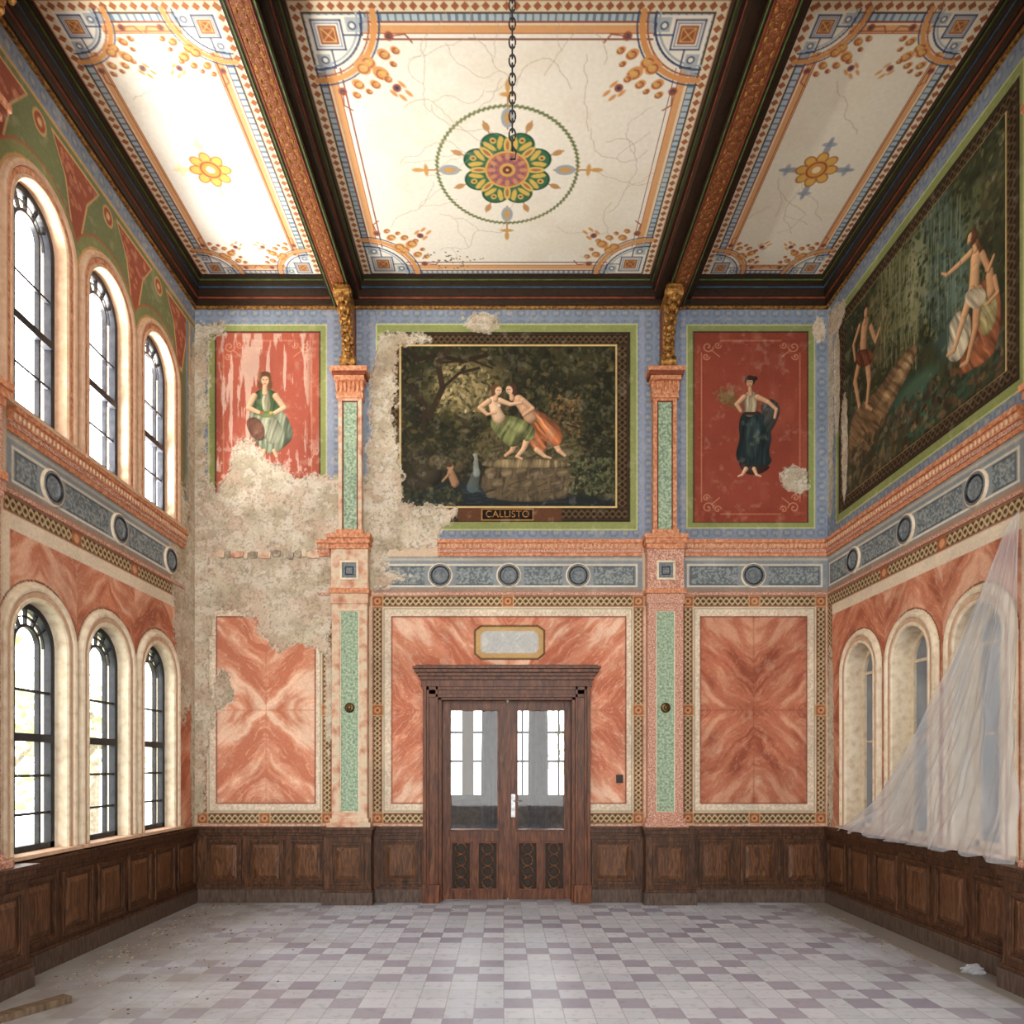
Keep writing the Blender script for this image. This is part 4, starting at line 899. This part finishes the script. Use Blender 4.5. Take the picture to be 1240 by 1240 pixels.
# ================================================================= ANTEROOM beyond the door
b=B('wall_anteroom_back',lambda u,v,n:((u-610)/100,12.4-n/100,(1092-v)/100))
b.box(200,1000,985,1092,-10,0,'stone'); b.box(200,1000,700,740,-10,0,'antero')
for x in range(170,1010,126): b.box(x-10,x+10,740,985,-12,4,'antero')
b.box(200,1000,978,986,-12,8,'stone')
for x in range(170,920,126):
    for j in range(1,5): b.box(x+10+21*j-2,x+10+21*j+2,740,980,-6,-3,'iron')
    for v in (780,825,870,920): b.box(x+10,x+116,v-2,v+2,-6,-3,'iron')
b.build()
def column(name,x,y,r):
    b=B(name,lambda u,v,n:(u,v,n)); prof=[(r*1.35,0),(r*1.35,.12),(r*1.2,.14),(r*1.2,.2),(r*1.02,.26),(r,.5),(r*.97,1.6),(r*.9,2.5),(r*.9,2.55),(r*1.1,2.62),(r*1.1,2.7),(r*1.3,2.85),(r*1.3,3.0),(r*1.3,3.9)]
    pts=[];fs=[];c=len(prof);S=32
    for i in range(S):
        t=2*math.pi*i/S; fl_=1-.06*(i%2)
        for q,(rr,z) in enumerate(prof): pts.append((x+rr*fl_*math.cos(t),y+rr*fl_*math.sin(t),z))
    for i in range(S):
        for j in range(c-1): a=i*c+j; e2=((i+1)%S)*c+j; fs.append((a,a+1,e2+1,e2))
    b.add(pts,fs,'column'); return b.build()
column('anteroom_column',-.20,10.9,.15); column('anteroom_column.001',.52,10.9,.16)
me=bpy.data.meshes.new('floor_anteroom'); me.from_pydata([(-4,YB+.3,0),(4,YB+.3,0),(4,12.5,0),(-4,12.5,0)],[],[(0,1,2,3)]); me.materials.append(M['floor']); o=bpy.data.objects.new('floor_anteroom',me); scene.collection.objects.link(o)
b=B('ceiling_anteroom',lambda u,v,n:(u,v,n)); b.box(-4,4,YB+.05,12.5,3.9,3.95,'antero'); b.build()
b=B('wall_anteroom_side',lambda u,v,n:(u,v,n)); b.box(-4.05,-4,YB+.05,12.5,0,3.9,'antero'); b.box(4,4.05,YB+.05,12.5,0,3.9,'antero'); b.build()

# ================================================================= REAR WALL behind camera (large unglazed opening, added to let in frontal light)
b=B('wall_front',lambda u,v,n:(u,-2.5-n,v))
b.box(XL,XR,0,.5,0,.2,'plasterw'); b.box(XL,XR,6.9,ZC,0,.2,'plasterw'); b.box(XL,XL+.7,.5,6.9,0,.2,'plasterw'); b.box(XR-.7,XR,.5,6.9,0,.2,'plasterw')
for x in (-1.6,0.1,1.8): b.box(x-.12,x+.12,.5,6.9,0,.2,'plasterw')
b.box(XL+.7,XR-.7,3.5,3.7,0,.2,'plasterw'); b.build()

# ================================================================= PLASTIC SHEET
def sheet():
    nr,ntt=110,190; vs=[];fs=[]
    for i in range(nr):
        r=i/(nr-1)
        for j in range(ntt):
            t=j/(ntt-1)
            bu=525+278*t; bv=1001-3*math.sin(t*9)
            au,av=536+14*t,735+8*t
            u=au*(1-r)+bu*r; v=av*(1-r)+bv*r+44*math.sin(math.pi*r)*t**1.5
            w=r**.6
            n=7+11*r+w*(2.8*math.sin(t*24+2.5*math.sin(r*3))+1.5*math.sin(t*57+r*5)+.9*math.sin(t*111-r*9)+.4*math.sin(t*170+r*21))
            n+=2.2*math.sin(r*13+t*9)*r*r +1.0*math.sin(r*37-t*23)*r + 6*(math.exp(-((r-1)/.08)**2))*abs(math.sin(t*24))
            n=max(n,4.5) if v<999 else max(n,5)
            u+=1.8*math.sin(r*14+t*40)*w; v+=2.2*math.sin(t*45)*r*r
            vs.append(FR(u,min(v,999.5),n))
    for i in range(nr-1):
        for j in range(ntt-1): a=i*ntt+j; fs.append((a,a+1,a+1+ntt,a+ntt))
    me=bpy.data.meshes.new('plastic_sheet'); me.from_pydata(vs,[],fs); me.materials.append(M['plastic']); me.polygons.foreach_set('use_smooth',[True]*len(fs))
    o=bpy.data.objects.new('plastic_sheet',me); scene.collection.objects.link(o)
sheet()
bm=bmesh.new(); bmesh.ops.create_icosphere(bm,subdivisions=4,radius=.09); rs=random.Random(5)
for v_ in bm.verts:
    a=vn(np.array(v_.co.x*30+9),np.array(v_.co.y*30+v_.co.z*21),3); v_.co*=.6+.7*float(a); v_.co.z=max(v_.co.z*.45,-.035)+.036
me=bpy.data.meshes.new('crumpled_plastic_wrap'); bm.to_mesh(me); bm.free(); me.materials.append(M['plastic']); o=bpy.data.objects.new('crumpled_plastic_wrap',me); o.location=(3.72,5.70,.0); scene.collection.objects.link(o)

# ================================================================= CHAIN
b=B('chandelier_chain',lambda u,v,n:(u,v,n)); z=ZC-.03; i=0; cx,cy=.045,3.8
while z>4.9:
    pts=[]
    for t in np.linspace(0,2*math.pi,17)[:-1]:
        a=.017*math.cos(t); c=.032*math.sin(t); pts.append((cx+a,cy,z+c) if i%2 else (cx,cy+a,z+c))
    b.tube(pts,.0048,'iron',6,True,True); z-=.049; i+=1
b.tube([(cx,cy,z+.04),(cx+.02,cy,z+.01),(cx+.015,cy,z-.03),(cx-.012,cy,z-.03)],.005,'iron',6,True)
b.build(0,None,True)

# ================================================================= small things
b=B('light_switch',FB); b.box(746,754,938,948,0,2.5,'black'); b.box(748.5,751.5,941,945,2.5,3.6,'black'); b.build(.002)
b=B('loose_cable',FB); 
for k_ in range(3): b.tube([FB(997+k_*1.2+1.5*math.sin(i*.9+k_*2),1012+i*5,9+1.5*math.cos(i+k_)) for i in range(13)],.004,'black',6,True)
b.build()
b=B('plaster_debris',lambda u,v,n:(u,v,n))
rs=random.Random(3)
def chunk(x,y,s):
    if -3.7<x<-2.7 and y<5.35: return
    p=[]
    for dz in (0,1):
        for dx,dy in ((-1,-1),(1,-1),(1,1),(-1,1)): p.append((x+dx*s*rs.uniform(.5,1.1),y+dy*s*rs.uniform(.5,1.1),.0+dz*s*rs.uniform(.4,.9)))
    b.add(p,[(0,1,2,3),(4,7,6,5),(0,4,5,1),(1,5,6,2),(2,6,7,3),(3,7,4,0)],rs.choice(['rubble','rubble','rubble','plank']))
for i in range(900):
    x=XL+.1+abs(rs.gauss(0,.7)); y=rs.uniform(4.4,8.55)
    if x<XL+.2: x+=.2
    if y<5.5 and x<XL+.35: x+=.35
    chunk(x,y,abs(rs.gauss(0,.004))+.002)
for i in range(260): chunk(rs.uniform(-3.4,3.4),8.45-abs(rs.gauss(0,.2)),rs.uniform(.002,.007))
for i in range(160): chunk(XR-.25-abs(rs.gauss(0,.2)),rs.uniform(5.9,8.4),rs.uniform(.002,.008))
for i in range(80): chunk(rs.uniform(-2.6,3),rs.uniform(4.5,8),rs.uniform(.002,.004))
b.build()
b=B('wooden_plank',lambda u,v,n:(u,v,n)); a=math.radians(62); p=[]
for dz in (0.0,.05):
    for s_,w in ((-.5,-.05),(.42,-.05),(.42,.05),(-.5,.05)): p.append((-3.25+s_*math.cos(a)-w*math.sin(a),4.66+s_*math.sin(a)+w*math.cos(a),dz))
b.add(p,[(0,1,2,3),(4,7,6,5),(0,4,5,1),(1,5,6,2),(2,6,7,3),(3,7,4,0)],'plank'); b.build(.004)

# ================================================================= exterior
b=B('ground_outside',lambda u,v,n:(u,v,n)); b.add([(-40,-20,-1),(XL-.3,-20,-1),(XL-.3,30,-1),(-40,30,-1)],[(0,1,2,3)],'grass'); b.add([(XL-.3,12.6,-1),(20,12.6,-1),(20,40,-1),(XL-.3,40,-1)],[(0,1,2,3)],'grass'); b.build()
def tree(name,x,y,h,seed):
    rs=random.Random(seed); b=B(name,lambda u,v,n:(u,v,n))
    b.tube([(x,y,-1),(x+.1,y,h*.4),(x-.05,y+.1,h*.75)],[.2,.15,.08],'bark',8,True)
    for i in range(5):
        a=rs.uniform(0,6.28); b.tube([(x,y,h*.45),(x+math.cos(a)*1.0,y+math.sin(a)*1.0,h*.7)],[.08,.03],'bark',6,True)
    for i in range(300):
        a=rs.uniform(0,6.28); rr=rs.uniform(.1,1.7); z=h*.7+rs.gauss(0,.75); s=rs.uniform(.06,.15)
        cx_,cy_=x+rr*math.cos(a),y+rr*math.sin(a); d=[Vector((rs.gauss(0,1),rs.gauss(0,1),rs.gauss(0,1))).normalized()*s for _ in range(2)]
        c=Vector((cx_,cy_,z)); b.add([tuple(c-d[0]),tuple(c+d[1]),tuple(c+d[0]),tuple(c-d[1])],[(0,1,2,3)],'leaf')
    b.build()
tree('garden_tree',-9,15,3.6,1); tree('garden_tree.001',-11.5,20,4.2,2); tree('garden_tree.002',-9.2,13.0,3.0,3); tree('garden_tree.003',2.6,19,3.4,4)

# ================================================================= LIGHT
w=bpy.data.worlds.new('overcast_sky'); scene.world=w; w.use_nodes=True
bg=w.node_tree.nodes['Background']; bg.inputs['Color'].default_value=(1,.99,.97,1); bg.inputs['Strength'].default_value=WORLD
def area(name,loc,rot,sx,sy,power=0,portal=False,col=(1,1,1)):
    l=bpy.data.lights.new(name,'AREA'); l.shape='RECTANGLE'; l.size=sx; l.size_y=sy; l.energy=power; l.color=col
    if portal: l.cycles.is_portal=True
    o=bpy.data.objects.new(name,l); o.location=loc; o.rotation_euler=rot; scene.collection.objects.link(o); return o
r90=math.radians(90)
area('portal_upper_windows',(XL-.25,6.79,5.35),(0,-r90,0),2.1,2.8,1,True)
area('portal_lower_windows',(XL-.25,6.79,1.95),(0,-r90,0),2.1,2.8,1,True)
area('portal_rear_opening',(.1,-2.75,3.7),(r90,0,0),6.4,6.5,1,True)
area('added_ceiling_uplight',(XL-1.1,6.9,3.75),(0,math.radians(180+25),0),1.3,3.2,1700,False,(1,.96,.88))  # added lamp outside, out of view, aimed up to brighten the left ceiling

# ================================================================= CAMERA
cam=bpy.data.cameras.new('camera'); cam.sensor_width=36; cam.sensor_fit='HORIZONTAL'; cam.lens=870/1240*36; cam.shift_x=.008; cam.shift_y=(926-620)/1240
cam.clip_start=.05
co=bpy.data.objects.new('camera',cam); co.location=(0,0,1.66); co.rotation_euler=(r90,0,0); scene.collection.objects.link(co); scene.camera=co
